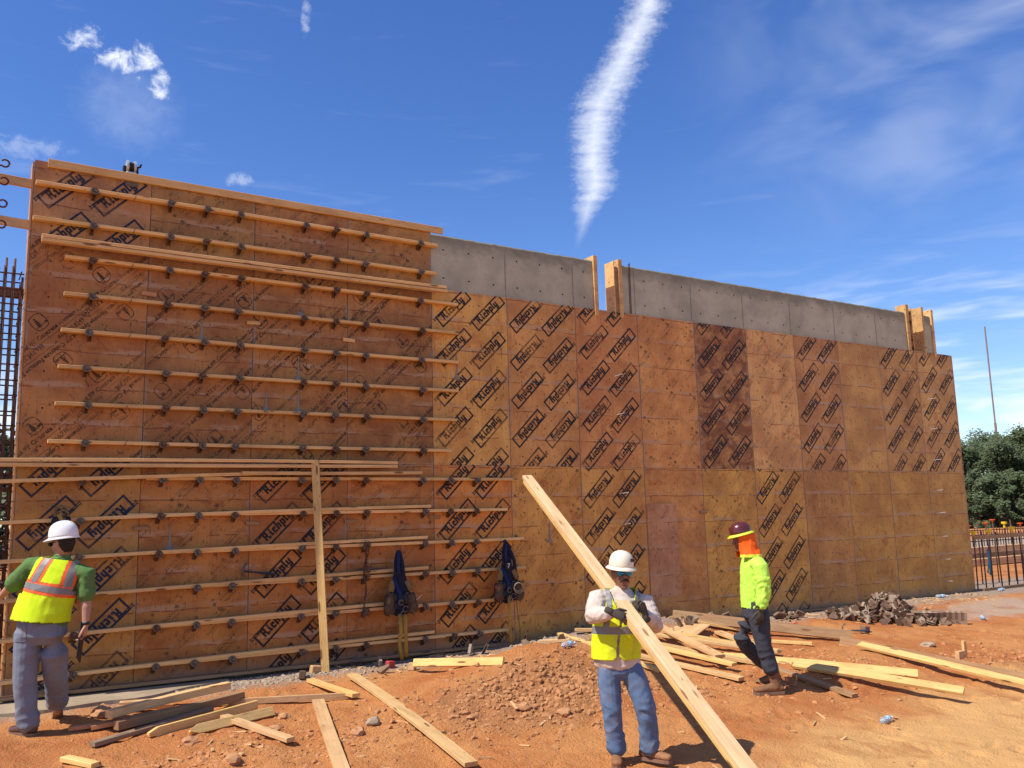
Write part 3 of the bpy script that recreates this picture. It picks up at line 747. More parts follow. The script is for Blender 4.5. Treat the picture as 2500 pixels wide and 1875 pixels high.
# ------------------------------------------------------------------ cast concrete behind the form
def cast_wall(name, x0, x1, label, joints, z0=4.70, top=5.66, th=.19, seed=1):
    root = empty(name, ((x0+x1)/2, .17, z0)); tag(root, label, 'concrete wall', 'bare concrete showing above the form')
    bm = bmesh.new(); n = int((x1-x0)/.06); P = []
    for i in range(n+1):
        x = x0+(x1-x0)*i/n; zt = top+.012*mnoise.noise(Vector((x*5, seed, 0)))+.010*mnoise.noise(Vector((x*19, seed, 2)))
        P.append([bm.verts.new((x, .022, z0)), bm.verts.new((x, .022, zt-.02)), bm.verts.new((x, .034, zt)), bm.verts.new((x, .022+th-.01, zt+.01)), bm.verts.new((x, .022+th, zt-.01)), bm.verts.new((x, .022+th, z0))])
    for i in range(n):
        for k in range(5): bm.faces.new((P[i][k], P[i+1][k], P[i+1][k+1], P[i][k+1]))
    bm.faces.new(P[0]); bm.faces.new(P[-1][::-1])
    bmesh.ops.recalc_face_normals(bm, faces=bm.faces[:])
    par(obj('cast_face', bm, M['conc']), root)
    for j in joints:
        bm = bmesh.new(); pts = []
        k = 16
        for i in range(k+1):
            z = 4.89+(top-.05-4.89)*i/k; pts.append(((j+.005*mnoise.noise(Vector((j, z*6, 0)))), .021, z))
        loft(bm, [(p, .010+.006*mnoise.noise(Vector((j, p[2]*9, 1))), .0035, (1, 0, 0)) for p in pts], 6)
        par(obj('joint_fin', bm, M['mortar']), root)
    for z in (5.45, 5.045):
        x = 5.08
        while x < x1-.08:
            if x > x0+.08 and not (abs(x-15.7) < .2):
                bm = bmesh.new(); loft(bm, [((x, .0195, z), .013, .013, (1, 0, 0)), ((x, .0215, z), .013, .013, (1, 0, 0))], 10, round_ends=False)
                par(obj('tie_hole', bm, M['hole']), root)
            x += .4064
    return root
cast_wall('concrete_wall', 4.885, 7.70, 'grey cast concrete band between the taller form and the open notch', [6.095, 7.31], seed=1)
cast_wall('concrete_wall', 8.27, 15.62, 'long grey cast concrete band to the right of the open notch', [8.53, 9.745, 10.96, 12.17, 13.39, 14.64], seed=4)
cast_wall('concrete_wall', 16.215, 16.47, 'short stub of cast concrete boxed between two plywood ends', [], seed=8)
# bulkhead boards that form the ends of the pours
def bulkhead(x0, x1, z0, z1, label, logo=False, y0=-.012, y1=.222):
    bm = bmesh.new(); box(bm, (x0, y0, z0), (x1, y1, z1), .002)
    o = obj('bulkhead_board', bm, M['bulk']); o.color = lin((226, 168, 92))+(1,)
    tag(o, label, 'plywood board', 'bulkhead boards at the ends of the pours')
    return o
M['bulk'] = mat_lumber('bulkhead_plywood', (.58, .33, .12), (.68, .43, .18), dirt=.35)
bulkhead(7.702, 7.775, 4.78, 5.735, 'brown board closing the concrete band on the left side of the notch')
bulkhead(8.10, 8.118, 4.79, 5.70, 'sunlit yellow plywood board facing the open notch', y0=-.004)
bulkhead(8.195, 8.268, 4.79, 5.74, 'upright timber edging the concrete on the right side of the notch')
bulkhead(15.625, 15.715, 4.79, 5.82, 'upright timber at the far end of the long concrete band')
b2 = bulkhead(15.80, 15.818, 4.79, 5.76, 'bright plywood board with black logo print by the concrete stub', y0=-.004, y1=.45)
bulkhead(16.15, 16.212, 4.79, 5.82, 'tan timber upright on the near side of the concrete stub')
bulkhead(16.475, 16.545, 4.79, 5.80, 'tan timber upright on the far side of the concrete stub')
pm = print_mesh('print', placed(LOGO, (.10, -.25), math.pi/4)+placed(LOGO, (.10, .30), math.pi/4)+placed(LOGO, (-.35, .1), math.pi/4), .454, .97, M['ink'])
q_ = link('print', pm); q_.matrix_basis = Matrix.Translation((15.7985, .45, 4.79)) @ Matrix.Rotation(-math.pi/2, 4, 'Z'); par(q_, b2)
# sleepers across the notches tie the two boards (behind the face)
bm = bmesh.new(); box(bm, (8.119, .02, 4.80), (8.194, .20, 5.62), .002)
tag(obj('spacer_block', bm, M['old']), 'thick timber packer between plywood board and upright at the notch', 'timber')
bm = bmesh.new(); tube(bm, [(8.42, .018, 4.80), (8.425, .018, 5.70)], .006, 6); tube(bm, [(8.445, .018, 4.80), (8.45, .018, 5.72)], .006, 6); tube(bm, [(8.42, .018, 5.69), (8.45, .018, 5.69)], .008, 6)
tag(obj('tie_wire', bm, M['rebar']), 'pair of dark vertical wires against the concrete beside the notch', 'wire')
# far side of the form, so that the wall is a wall from behind too
back = empty('rear_formwork', (8.5, .36, 0)); tag(back, 'plain plywood back face of the concrete form', 'formwork')
for c in range(14):
    for z0, h in ((0.016, 2.42), (2.44, 2.33)):
        bm = bmesh.new(); box(bm, (.002, .224, z0), (SHEET_W-.002, .242, z0+h))
        o = obj('plywood_sheet', bm, M['ply']); o.location = (c*SHEET_W, 0, 0); o.color = lin((185, 125, 66))+(1,); par(o, back)
for c in range(4):
    bm = bmesh.new(); box(bm, (.002, .224, 4.775), (SHEET_W-.002, .242, 5.70)); o = obj('plywood_sheet', bm, M['ply']); o.location = (c*SHEET_W, 0, 0); o.color = lin((165, 110, 70))+(1,); par(o, back)
bm = bmesh.new(); box(bm, (.60, .0, .016), (.618, .240, 5.72), .001); o = obj('end_board', bm, M['ply']); o.location = (-.619, 0, 0); o.color = lin((190, 140, 90))+(1,); par(o, back)
bm = bmesh.new(); box(bm, (.60, .0, .016), (.618, .240, 4.86), .001); o = obj('end_board', bm, M['ply']); o.location = (16.47, 0, 0); o.color = lin((190, 140, 90))+(1,); par(o, back)
bm = bmesh.new(); box(bm, (.01, .022, .02), (17.06, .215, 4.68)); par(obj('poured_core', bm, M['conc']), back)
bm = bmesh.new(); box(bm, (.01, .022, 4.681), (4.86, .215, 5.60)); par(obj('poured_core', bm, M['conc']), back)

# ------------------------------------------------------------------ loose timbers on the wall
def timber(a, b, mat, label, w=.089, t=.038, roll=0.0, pointed=0, bow=0.0, name='timber_plank', group=None, cat='plank'):
    if bow == 0.0: bow = random.Random(label).uniform(-.014, .014)*min(1.0, (Vector(b)-Vector(a)).length/2.5)
    return tag(lumber(name, a, b, M and mat, w, t, roll, None, pointed, bow), label, cat, group)
timber((.10, -.14, 4.842), (5.02, -.14, 4.852), 'waler', 'upper of two loose timbers lying together along the joint of the top sheets', bow=-.006)
timber((.10, -.141, 4.800), (5.03, -.141, 4.805), 'waler', 'lower of two loose timbers lying together along the joint of the top sheets', bow=-.01)
timber((-.60, -.14, 2.412), (4.27, -.14, 2.448), 'waler', 'upper of two long timbers crossing the middle sheet joint, running past the wall end')
timber((-.61, -.14, 2.371), (4.27, -.14, 2.404), 'waler', 'lower of two long timbers crossing the middle sheet joint, running past the wall end')
timber((-.70, -.12, 2.180), (3.0, -.062, 2.318), 'waler', 'slanted loose timber rising under the middle pair, running past the wall end')
timber((2.30, -.12, 2.305), (4.63, -.12, 2.325), 'waler', 'short loose timber above the ninth waler, its end short of the post')
timber((-.70, -.062, 1.765), (4.78, -.062, 1.893), 'waler', 'slanted loose timber lying on the tenth waler from the top', bow=.015)
timber((-.70, -.062, 1.375), (4.73, -.062, 1.492), 'waler', 'slanted loose timber lying on the eleventh waler from the top', bow=.008)
timber((-.70, -.062, .978), (4.73, -.062, 1.104), 'waler', 'slanted loose timber above the waler that carries the hammer', bow=.006)
timber((-.70, -.062, .588), (4.15, -.062, .689), 'waler', 'slanted loose timber behind the first hanging harness', bow=.006)
timber((-.70, -.062, .185), (4.81, -.062, .291), 'waler', 'slanted loose timber on the lowest waler above the foot board', bow=.006)
# post leaning on the form
timber((3.255, -.36, -.03), (3.178, -.165, 2.46), 'yellow', 'bright yellow timber post leaning upright against the form', .092, .04, R(0), name='timber_post', cat='post')
_p = bpy.data.objects['timber_post']
_x = Vector((3.178-3.255, .195, 2.49)).normalized(); _n = Vector((-.48, -.88, 0)).normalized(); _n = (_n-_x*_n.dot(_x)).normalized()
_mm = Matrix((_x, _n.cross(_x), _n)).transposed().to_4x4(); _mm.translation = (3.255, -.36, -.03); _p.matrix_basis = _mm
# rods and hammer resting on the walers
for (x0, x1, z, lb) in ((3.77, 4.18, 1.125, 'thin steel rod lying on a timber beside the chain'), (5.31, 5.65, 1.064, 'thin steel rod lying on a waler between the two harnesses')):
    bm = bmesh.new(); tube(bm, [(x0, -.07, z), (x1, -.07, z+.004)], .008, 8); tag(obj('steel_rod', bm, M['cam']), lb, 'rod')
def hammer(loc, rz, label, tilt=0.0, handle=(.03, .035, .05), up=True):
    r = empty('hammer', loc, rz); tag(r, label, 'hammer')
    bm = bmesh.new(); loft(bm, [((0, 0, 0), .012, .016), ((.12, 0, .002), .010, .013), ((.26, 0, .004), .015, .019), ((.36, 0, .004), .017, .021)], 8); obj('handle', bm, M['hh'], r, True)
    bm = bmesh.new(); tube(bm, [(-.012, 0, -.055), (-.012, 0, .02), (-.014, 0, .045)], [.016, .012, .014], 8); loft(bm, [((-.012, 0, .04), .012, .014), ((.0, 0, .075), .012, .007), ((.03, 0, .10), .014, .004)], 6); obj('head', bm, M['cam'], r, True)
    return r
M['hh'] = plain('dark_blue_grip', (.025, .03, .055), .6, .2)
h = hammer((2.37, -.066, 1.175), 0, 'hammer with dark grip lying on a loose timber'); h.rotation_euler = (0, R(9), 0)
# chain with clips hanging from a bracket
ch = empty('hanging_chain', (3.85, -.15, 1.42)); tag(ch, 'rusty lifting chain with clips hanging down beside the first harness', 'chain')
lk = bmesh.new(); torus_arc(lk, (0, 0, 0), .017, .0045, 0, 2*math.pi, 'y', 14, 6); lkm = fin(lk, 'link', M['rebar'], True)
for k in range(24):
    z = -.02-.033*k; o = link('chain_link', lkm); o.parent = ch; o.location = (.012*math.sin(k*.5)-.02, -.01, z); o.rotation_euler = (0, 0, R(80)*(k % 2)+.3); o.scale = (.75, 1, 1.25)
for k in range(9):
    o = link('chain_link', lkm); o.parent = ch; o.location = (.03-.006*k, -.014, -.03-.032*k); o.rotation_euler = (0, 0, R(85)*(k % 2)); o.scale = (.75, 1, 1.25)
for z in (.0, -.30, -.335, -.80):
    bm = bmesh.new()
    for q in range(4): rock_mesh(bm, (rnd.uniform(-.03, .03), rnd.uniform(-.03, .0), z+rnd.uniform(-.04, .03)), .03, rnd, 1, 1)
    torus_arc(bm, (0, -.03, z), .03, .007, 0, 5.2, 'y'); obj('clip', bm, M['rust'], ch)

# fall-arrest harnesses
M['web_blue'] = mat_cloth('blue_webbing', (.013, .025, .085), dirt=(.05, .04, .035), da=.6)
M['web_navy'] = mat_cloth('navy_webbing', (.015, .016, .032), dirt=(.06, .045, .035), da=.4)
M['web_yel'] = mat_cloth('yellow_webbing', (.42, .25, .045), dirt=(.22, .13, .05), da=.6)
M['pad'] = mat_cloth('tan_padding', (.20, .135, .055), dirt=(.12, .08, .05), da=.5)
M['leather'] = mat_cloth('brown_leather', (.085, .045, .024), .7, (.20, .12, .07), .5)
M['blackp'] = plain('black_plastic', (.018, .018, .020), .5, .3)
M['white'] = plain('white_paint', (.75, .74, .70), .5, .05)
M['orange'] = plain('orange_plastic', (.75, .12, .02), .5, .1)
def ribbon(bm, pts, w, t=.006, side=(1, 0, 0)):
    loft(bm, [(p, w/2, t, side) for p in pts], 8, True, 0, False)
def pouch(bm, c, w, d_, h, tilt=0.0):
    M_ = Matrix.Translation(Vector(c)) @ Matrix.Rotation(tilt, 4, 'Y')
    vs = box(bm, (-w/2, -d_/2, -h/2), (w/2, d_/2, h/2), .018)
    bmesh.ops.transform(bm, matrix=M_, verts=list({v for v in vs if v.is_valid}))
def V_(*a): return Vector(a)
def harness(x, ztop, num, label, flip=1):
    r = empty('safety_harness', (x, -.13, ztop)); tag(r, label, 'harness', 'safety harnesses hung on the form')
    y = -.05
    if not num:
        bm = bmesh.new(); torus_arc(bm, (0, y, .0), .035, .006, 0, 6.28, 'y'); obj('ring', bm, M['cam'], r, True)
    bm = bmesh.new()
    ribbon(bm, [(0, y, -.02), (-.035, y-.01, -.14), (-.045, y-.02, -.30), (-.08, y-.02, -.44), (-.10, y-.02, -.55)], .05)
    ribbon(bm, [(.01, y+.01, -.02), (.045, y-.0, -.16), (.055, y-.02, -.33), (.09, y-.02, -.47), (.12, y-.02, -.58)], .05)
    if num: ribbon(bm, [(-.02, y, .0), (.05, y-.01, -.12), (.11, y-.02, -.28), (.13, y-.02, -.5), (.14, y-.01, -.62)], .055)
    obj('strap', bm, M['web_navy'], r, True)
    bm = bmesh.new()
    ribbon(bm, [(-.005, y-.025, -.05), (-.02, y-.035, -.20), (-.012, y-.04, -.32)], .045)
    ribbon(bm, [(.0, y-.05, -.50), (-.01, y-.06, -.62), (-.03, y-.06, -.74)], .05)
    ribbon(bm, [(-.07, y-.03, -.35), (-.02, y-.06, -.55), (.05, y-.05, -.72), (.10, y-.03, -.80)], .045)
    obj('strap', bm, M['web_blue'], r, True)
    bm = bmesh.new(); loft(bm, [(V_(0, y+.01, -.10), .030, .018, (1, 0, 0)), (V_(.005, y+.005, -.28), .050, .028, (1, 0, 0)), (V_(.0, y, -.45), .085, .035, (1, 0, 0)), (V_(-.005, y, -.60), .125, .045, (1, 0, 0)), (V_(.0, y, -.74), .115, .045, (1, 0, 0)), (V_(.01, y, -.82), .06, .03, (1, 0, 0))], 14)
    bmesh.ops.subdivide_edges(bm, edges=bm.edges[:], cuts=1)
    for v in bm.verts: v.co += Vector((mnoise.noise(v.co*21+Vector((num*5, 0, 0))), mnoise.noise(v.co*21+Vector((3, 3, 3)))*.8, mnoise.noise(v.co*16+Vector((9, 1, 3)))))*.028
    obj('folded_webbing', bm, M['web_navy'], r)
    bm = bmesh.new(); pouch(bm, (-.09, y-.02, -.46), .09, .03, .16, R(18)); pouch(bm, (.12, y-.02, -.46), .08, .03, .15, R(-24)); pouch(bm, (0, y-.015, -.56), .26, .03, .05, 0); obj('back_pad', bm, M['pad'], r, True)
    for sx_ in (-1, 1):
        bm = bmesh.new(); pouch(bm, (sx_*.135, y-.03, -.66), .11, .09, .20, R(-8*sx_)); pouch(bm, (sx_*.150, y-.05, -.74), .10, .08, .13, R(12*sx_))
        for v in bm.verts: v.co += Vector((mnoise.noise(v.co*17), mnoise.noise(v.co*17+Vector((3, 3, 3))), mnoise.noise(v.co*15+Vector((9, 1, 3)))))*.022
        obj('tool_pouch', bm, M['leather'], r, True)
        bm = bmesh.new(); torus_arc(bm, (sx_*.15, y-.08, -.80), .022, .004, 0, 6.28, 'x'); obj('tool_ring', bm, M['cam'], r, True)
    bm = bmesh.new(); pouch(bm, (-.075, y-.06, -.60), .055, .03, .10, 0); pouch(bm, (-.07, y-.06, -.70), .05, .03, .09, .1); pouch(bm, (.06, y-.06, -.62), .06, .04, .14, -.1); pouch(bm, (.01, y-.05, -.64), .10, .03, .16, 0); obj('buckle', bm, M['blackp'], r, True)
    for (cx, cz, s_) in ((-.01, -.66, .03), (.045, -.74, .034), (.015, -.79, .026)):
        bm = bmesh.new(); torus_arc(bm, (cx, y-.09, cz), s_, .0055, .3, 6.0, 'y'); obj('snap_hook', bm, M['cam'], r, True)
    bm = bmesh.new(); ribbon(bm, [(-.01, y-.04, -.80), (.0, y-.06, -1.0), (-.015, y-.05, -1.16), (.01, y-.06, -1.35)] if not num else [(.01, y-.04, -.72), (.0, y-.06, -.95), (.012, y-.05, -1.2), (.02, y-.06, -1.40)], .046); obj('lanyard', bm, M['web_yel'], r, True)
    if not num:
        bm = bmesh.new(); ribbon(bm, [(.075, y-.02, -.78), (.07, y-.03, -1.0), (.075, y-.04, -1.33)], .05); obj('lanyard', bm, M['web_yel'], r, True)
        bm = bmesh.new(); tube(bm, [(.17, y-.05, -.66), (.22, y-.06, -.63), (.27, y-.06, -.585)], [.006, .005, .003], 6); obj('pry_bar', bm, M['tie'], r, True)
    else:
        bm = bmesh.new(); 
        for k in range(3): torus_arc(bm, (.115, y-.09-.006*k, -.62-.01*k), .055+.006*k, .005, 0, 6.28, 'y', 22)
        obj('rope_coil', bm, M['slab'], r, True)
        bm = bmesh.new(); tube(bm, [(.10, y-.05, -.75), (.13, y-.05, -1.0), (.15, y-.06, -1.2), (.13, y-.06, -1.36)], .006, 6); obj('cord', bm, M['pad'], r, True)
        bm = bmesh.new(); pouch(bm, (-.17, y-.05, -.60), .03, .03, .08, .4); obj('tool_grip', bm, M['orange'], r, True)
        bm = bmesh.new(); pouch(bm, (.0, y-.045, -.34), .09, .02, .09, 0); obj('label_pad', bm, M['blackp'], r, True)
        pl = text_tris('7', .085); bm = bmesh.new()
        for q in pl: bm.faces.new([bm.verts.new((p.x-.015, y-.0565, p.y-.37)) for p in q])
        obj('printed_number', bm, M['white'], r)
    return r
_h = harness(4.27, 1.365, False, 'navy and tan harness with metal ring and two yellow lanyards')
_h.scale = (1.08, 1.1, 1.0)
_h = harness(5.86, 1.42, True, 'dark blue harness marked 7 with coiled cord and one yellow lanyard')
_h.scale = (1.08, 1.1, 1.0)
# third harness, behind the hard hat of the walking man
r = empty('safety_harness', (.42, -.12, 1.92)); tag(r, 'coiled lanyard and webbing hung behind the white hard hat', 'harness', 'safety harnesses hung on the form')
bm = bmesh.new(); torus_arc(bm, (0, -.03, -.03), .055, .014, 0, 6.28, 'y'); torus_arc(bm, (.02, -.05, -.07), .05, .012, 0, 6.28, 'y'); obj('rope_coil', bm, M['pad'], r, True)
bm = bmesh.new(); pouch(bm, (-.05, -.05, -.13), .07, .05, .09, .3); pouch(bm, (.07, -.05, -.12), .05, .05, .08, 0); ribbon(bm, [(.06, -.03, -.1), (.08, -.03, -.3), (.07, -.03, -.5)], .045); obj('strap', bm, M['web_navy'], r, True)
bm = bmesh.new(); ribbon(bm, [(-.02, -.06, -.06), (.01, -.07, -.14), (.06, -.06, -.22), (.06, -.05, -.45)], .045); obj('lanyard', bm, M['web_yel'], r, True)
# anchor winch on top of the wall
r = empty('anchor_winch', (1.0, .10, 5.70)); tag(r, 'small grey and black winch clamped on top of the wall', 'winch')
M['alu'] = plain('cast_aluminium', (.55, .53, .50), .45, .15, metal=.5)
bm = bmesh.new()
for a in (-.04, .04): tube(bm, [(a-.012, 0, .19), (a+.012, 0, .19)], .075, 14)
box(bm, (-.055, -.05, .0), (.055, .05, .12), .008); obj('housing', bm, M['alu'], r)
bm = bmesh.new(); tube(bm, [(-.026, 0, .19), (.026, 0, .19)], .055, 12); box(bm, (.05, -.03, .05), (.08, .03, .2), .005); box(bm, (-.09, -.03, .10), (-.05, .02, .19), .006); tube(bm, [(.06, 0, .19), (.10, 0, .21), (.105, -.03, .23)], .012, 7); obj('drum', bm, M['blackp'], r)
bm = bmesh.new(); box(bm, (-.07, -.11, -.08), (.07, -.10, .02), .002); box(bm, (-.07, -.10, -.002), (.07, .07, .006), .001); obj('clamp', bm, M['cam'], r)

# ------------------------------------------------------------------ rebar cage and form timbers past the left end
cg = empty('rebar_cage', (-.6, .2, 0)); tag(cg, 'tall rusty rebar cage standing past the left end of the form', 'rebar cage')
def bar(pts, r_, parent, name):
    bm = bmesh.new(); tube(bm, pts, r_, 7); par(obj(name, bm, M['rebar'], smooth=True), parent)
for y in (.09, .42):
    for x in (-.05, -.13, -.21, -.30, -.40, -.52, -.66, -.80, -.95):
        bar([(x, y, -.03), (x+.004, y, 4.62 if x < -.1 else 4.42)], .0125, cg, 'vertical_bar')
for k in range(27):
    z = .15+.165*k
    for y in (.065, .445): bar([(-1.0, y+.012*math.sin(k), z), (-.032, y, z+rnd.uniform(-.012, .012))], .0085, cg, 'horizontal_bar')
    bar([(-.06, .05, z+.03), (-.06, .46, z+.03+rnd.uniform(-.02, .02))], .007, cg, 'cross_tie')
    bar([(-.27, .05, z+.05), (-.27, .46, z+.05)], .007, cg, 'cross_tie')
# strongback post with hooks, just past the cage
lumber_post = timber((-.62, -.06, -.05), (-.62, -.06, 5.9), 'waler', 'tall timber strongback past the rebar cage', .14, .089, name='strongback_post', cat='post')
for k, (z, lb) in enumerate(((5.47, 'highest'), (5.00, 'second'))):
    timber((-.62, .02, z+.02), (-.002, .02, z-.005), 'pale', ['short timber reaching from the strongback to the top corner of the form', 'short timber reaching from the strongback to the top sheet joint'][k], .10, .038, R(90))
timber((-1.0, .55, 4.36), (.4, .55, 4.34), 'old', 'brown timber crossing behind the rebar cage near its top', .12, .04, R(90))
for k, z in enumerate((5.60, 5.40, 5.15, 4.92)):
    bm = bmesh.new(); torus_arc(bm, (-.285, -.12, z), .040, .010, -2.4, 2.5, 'y'); tube(bm, [(-.313, -.12, z-.028), (-.40, -.11, z-.04), (-.62, -.10, z-.04)], .010, 7)
    tag(obj('tie_hook', bm, M['rustred']if 'rustred' in M else M.setdefault('rustred', plain('red_rust', (.10, .026, .02), .7, .3)), smooth=True), 'red rusty tie hook on the strongback past the left wall end', 'hook', 'tie hooks on the strongback')

# ------------------------------------------------------------------ timbers, rocks and scraps on the ground
def on(x, y, lift): return (x, y, gz(x, y)+lift)
def gp(x0, y0, l0, x1, y1, l1, mat, label, **kw): return timber(on(x0, y0, l0), on(x1, y1, l1), mat, label, **kw)
H2 = .019
gp(.75, -1.56, .13, 1.97, -.98, .12, 'pine', 'long tan timber on top of the scrap heap', w=.089, t=.07)
gp(.80, -1.69, .07, 2.04, -1.26, .09, 'old', 'weathered brown timber in the scrap heap, rough at both ends', t=.075)
gp(.57, -1.99, .03, 1.67, -1.52, .06, 'grey', 'flat dark grey board at the near edge of the scrap heap')
gp(1.10, -1.97, .035, 2.09, -1.59, .065, 'yellow', 'yellow stake with a pointed end, the longer of the two', pointed=.09, roll=R(90), w=.085)
gp(1.42, -2.08, .04, 2.17, -1.84, .05, 'yellow', 'yellow stake with a pointed end, the shorter of the two', pointed=.08, roll=R(60), w=.085)
gp(1.72, -1.81, .06, 2.05, -2.74, .05, 'pale', 'short tan timber pointing away from the scrap heap toward the open dirt')
gp(1.75, -1.20, .04, 3.02, -1.66, .04, 'pale', 'thin tan timber lying behind the scrap heap toward the yellow offcut', w=.06, t=.038, roll=R(90))
gp(.90, -1.05, .05, 1.40, -1.14, .05, 'red', 'short reddish offcut behind the scrap heap')
gp(.96, -.84, .05, 1.52, -1.0, .06, 'pale', 'short tan offcut behind the scrap heap beside the footing')
gp(.45, -1.42, .03, .86, -1.50, .035, 'red', 'reddish offcut at the boulder end of the scrap heap')
gp(.62, -1.52, .035, .98, -1.58, .05, 'red', 'second reddish offcut poking from under the scrap heap')
gp(1.0, -1.45, .03, 1.9, -1.12, .03, 'pale', 'tan board under the scrap heap')
gp(2.91, -.80, .03, 3.04, -1.80, .045, 'yellow', 'bright yellow offcut with a dark cut end near the post')
gp(2.69, -1.66, .035, 2.10, -3.90, .04, 'pale', 'wide dusty pale plank running out across the dirt', w=.12, bow=-.01)
gp(3.36, -.90, .055, 3.12, -4.02, .055, 'pine', 'long clean plank running from the wall foot across the dirt', w=.115, bow=.025)
gp(4.12, -.92, .10, 4.62, -2.10, .03, 'yellow', 'bright yellow offcut bridging onto the brown spoil mound', w=.089, roll=R(70))
gp(.33, -2.30, .03, .52, -2.62, .03, 'yellow', 'yellow block end at the bare near edge of the dirt')
# right of the mound
gp(8.55, -.46, .05, 10.35, -2.16, .06, 'old', 'long dark weathered beam lying behind the man in the orange neck cover', w=.14, t=.05, roll=R(75))
gp(8.60, -.62, .02, 9.5, -1.25, .03, 'yellow', 'yellow timber lying under the dark weathered beam')
gp(10.0, -2.25, .06, 10.25, -5.15, .08, 'old', 'dark weathered beam continuing across the dirt beside a bright plank', w=.14, t=.05, roll=R(80))
gp(9.72, -2.77, .07, 9.80, -5.35, .10, 'yellow', 'bright sunlit plank lying along the dark weathered beam', w=.12, t=.038, roll=R(18))
gp(7.55, -1.0, .08, 8.36, -2.6, .09, 'pine', 'topmost plank of the jumble behind the man with the timber', w=.125)
gp(7.95, -1.02, .05, 8.50, -2.5, .05, 'yellow', 'yellow plank in the jumble, next to the topmost one', w=.125)
gp(7.25, -.95, .05, 7.86, -2.95, .05, 'pine', 'pale pine plank along the middle of the jumble', w=.125)
gp(6.95, -.95, .10, 7.40, -2.78, .09, 'yellow', 'yellow plank with square end over a shorter one in the jumble', w=.125)
gp(6.85, -1.7, .03, 7.15, -3.12, .05, 'pine', 'pine plank end sticking out under the yellow plank of the jumble', w=.125)
gp(8.82, -1.10, .05, 8.46, -2.30, .07, 'pine', 'short plank slanting across the far side of the jumble', w=.125)
gp(7.80, -.95, .13, 7.45, -2.50, .13, 'pale', 'dusty plank leaning across the top of the jumble', w=.14)
gp(8.96, -1.41, .03, 9.52, -2.16, .04, 'yellow', 'short yellow offcut behind the man in the orange neck cover')
gp(9.05, -1.35, .03, 9.25, -1.62, .03, 'red', 'stubby reddish block beside the short yellow offcut')
gp(7.75, -2.25, .06, 9.0, -4.08, .10, 'yellow', 'long plank with a dark half lying past the brown boots', w=.12, roll=R(35))
gp(7.85, -2.55, .04, 7.86, -4.08, .03, 'old', 'brown plank with pale end lying past the brown boots', w=.10)
gp(8.05, -3.1, .05, 8.72, -4.80, .13, 'yellow', 'yellow plank with its free end raised off the dirt', w=.12, roll=R(25))
gp(6.62, -.30, .03, 6.72, -1.15, .04, 'yellow', 'yellow timber end beside the mortar heap behind the timber carrier')
gp(6.80, -.42, .06, 7.15, -.72, .06, 'pine', 'short pine offcut behind the timber carrier')
gp(6.15, -.52, .03, 6.46, -.76, .03, 'pale', 'small tan offcut on the gravel at the wall foot')
gp(6.30, -2.12, .03, 6.47, -2.52, .03, 'yellow', 'small yellow block on the dirt behind the timber carrier')
# broken plywood pieces behind the jumble
bm = bmesh.new(); box(bm, (-.35, -.25, 0), (.35, .25, .018), .002); o = obj('plywood_offcut', bm, M['pale']); o.location = on(8.35, -.95, .035); o.rotation_euler = (.06, -.1, .5); tag(o, 'dusty plywood offcut lying flat behind the plank jumble', 'plywood')
# survey stake with a block
st = empty('survey_stake', on(10.76, -3.58, 0)); tag(st, 'short tan timber stake driven into the dirt with a block', 'stake')
bm = bmesh.new(); box(bm, (-.03, -.018, -.12), (.03, .018, .22), .003); obj('stake', bm, M['waler'], st)
bm = bmesh.new(); box(bm, (-.16, -.02, -.03), (-.035, .04, .10), .004); obj('block', bm, M['pale'], st)
# stones
for k, (x, y, s_, lb) in enumerate([(.77,-1.10,.115,'brown boulder at the footing beside the scrap heap'),(1.31,-2.30,.075,'brown stone in front of the two yellow stakes'),(1.49,-2.97,.085,'reddish stone half buried near the dusty pale plank'),(2.66,-2.76,.085,'flat angular stone between the two long planks'),(2.88,-2.6,.07,'pale flat slab of stone between the two long planks'),(2.25,-1.95,.065,'pale orange stone beyond the short tan timber'),
      (3.60,-2.85,.05,'small stone at the mound foot beside the long clean plank'),(3.72,-2.95,.04,'smaller stone at the mound foot beside the long clean plank'),(4.32,-2.95,.09,'wedge of hard clay on the brown mound face'),(4.62,-3.2,.07,'lump of hard clay by the timber carrier'),(9.9,-3.6,.05,'small stone in front of the survey stake'),(11.0,-2.9,.10,'pale rock slab near the survey stake'),(2.05,-2.30,.06,'round clay lump beyond the shorter yellow stake')]):
    bm = bmesh.new(); rock_mesh(bm, (0, 0, 0), s_, random.Random(100+k), 2, .62)
    for v in bm.verts: v.co *= 1+.10*mnoise.noise(v.co*28)
    o = obj('stone', bm, M['rock'] if k not in (4, 11) else M['gravel']); o.location = on(x, y, s_*.18); tag(o, lb, 'stone')
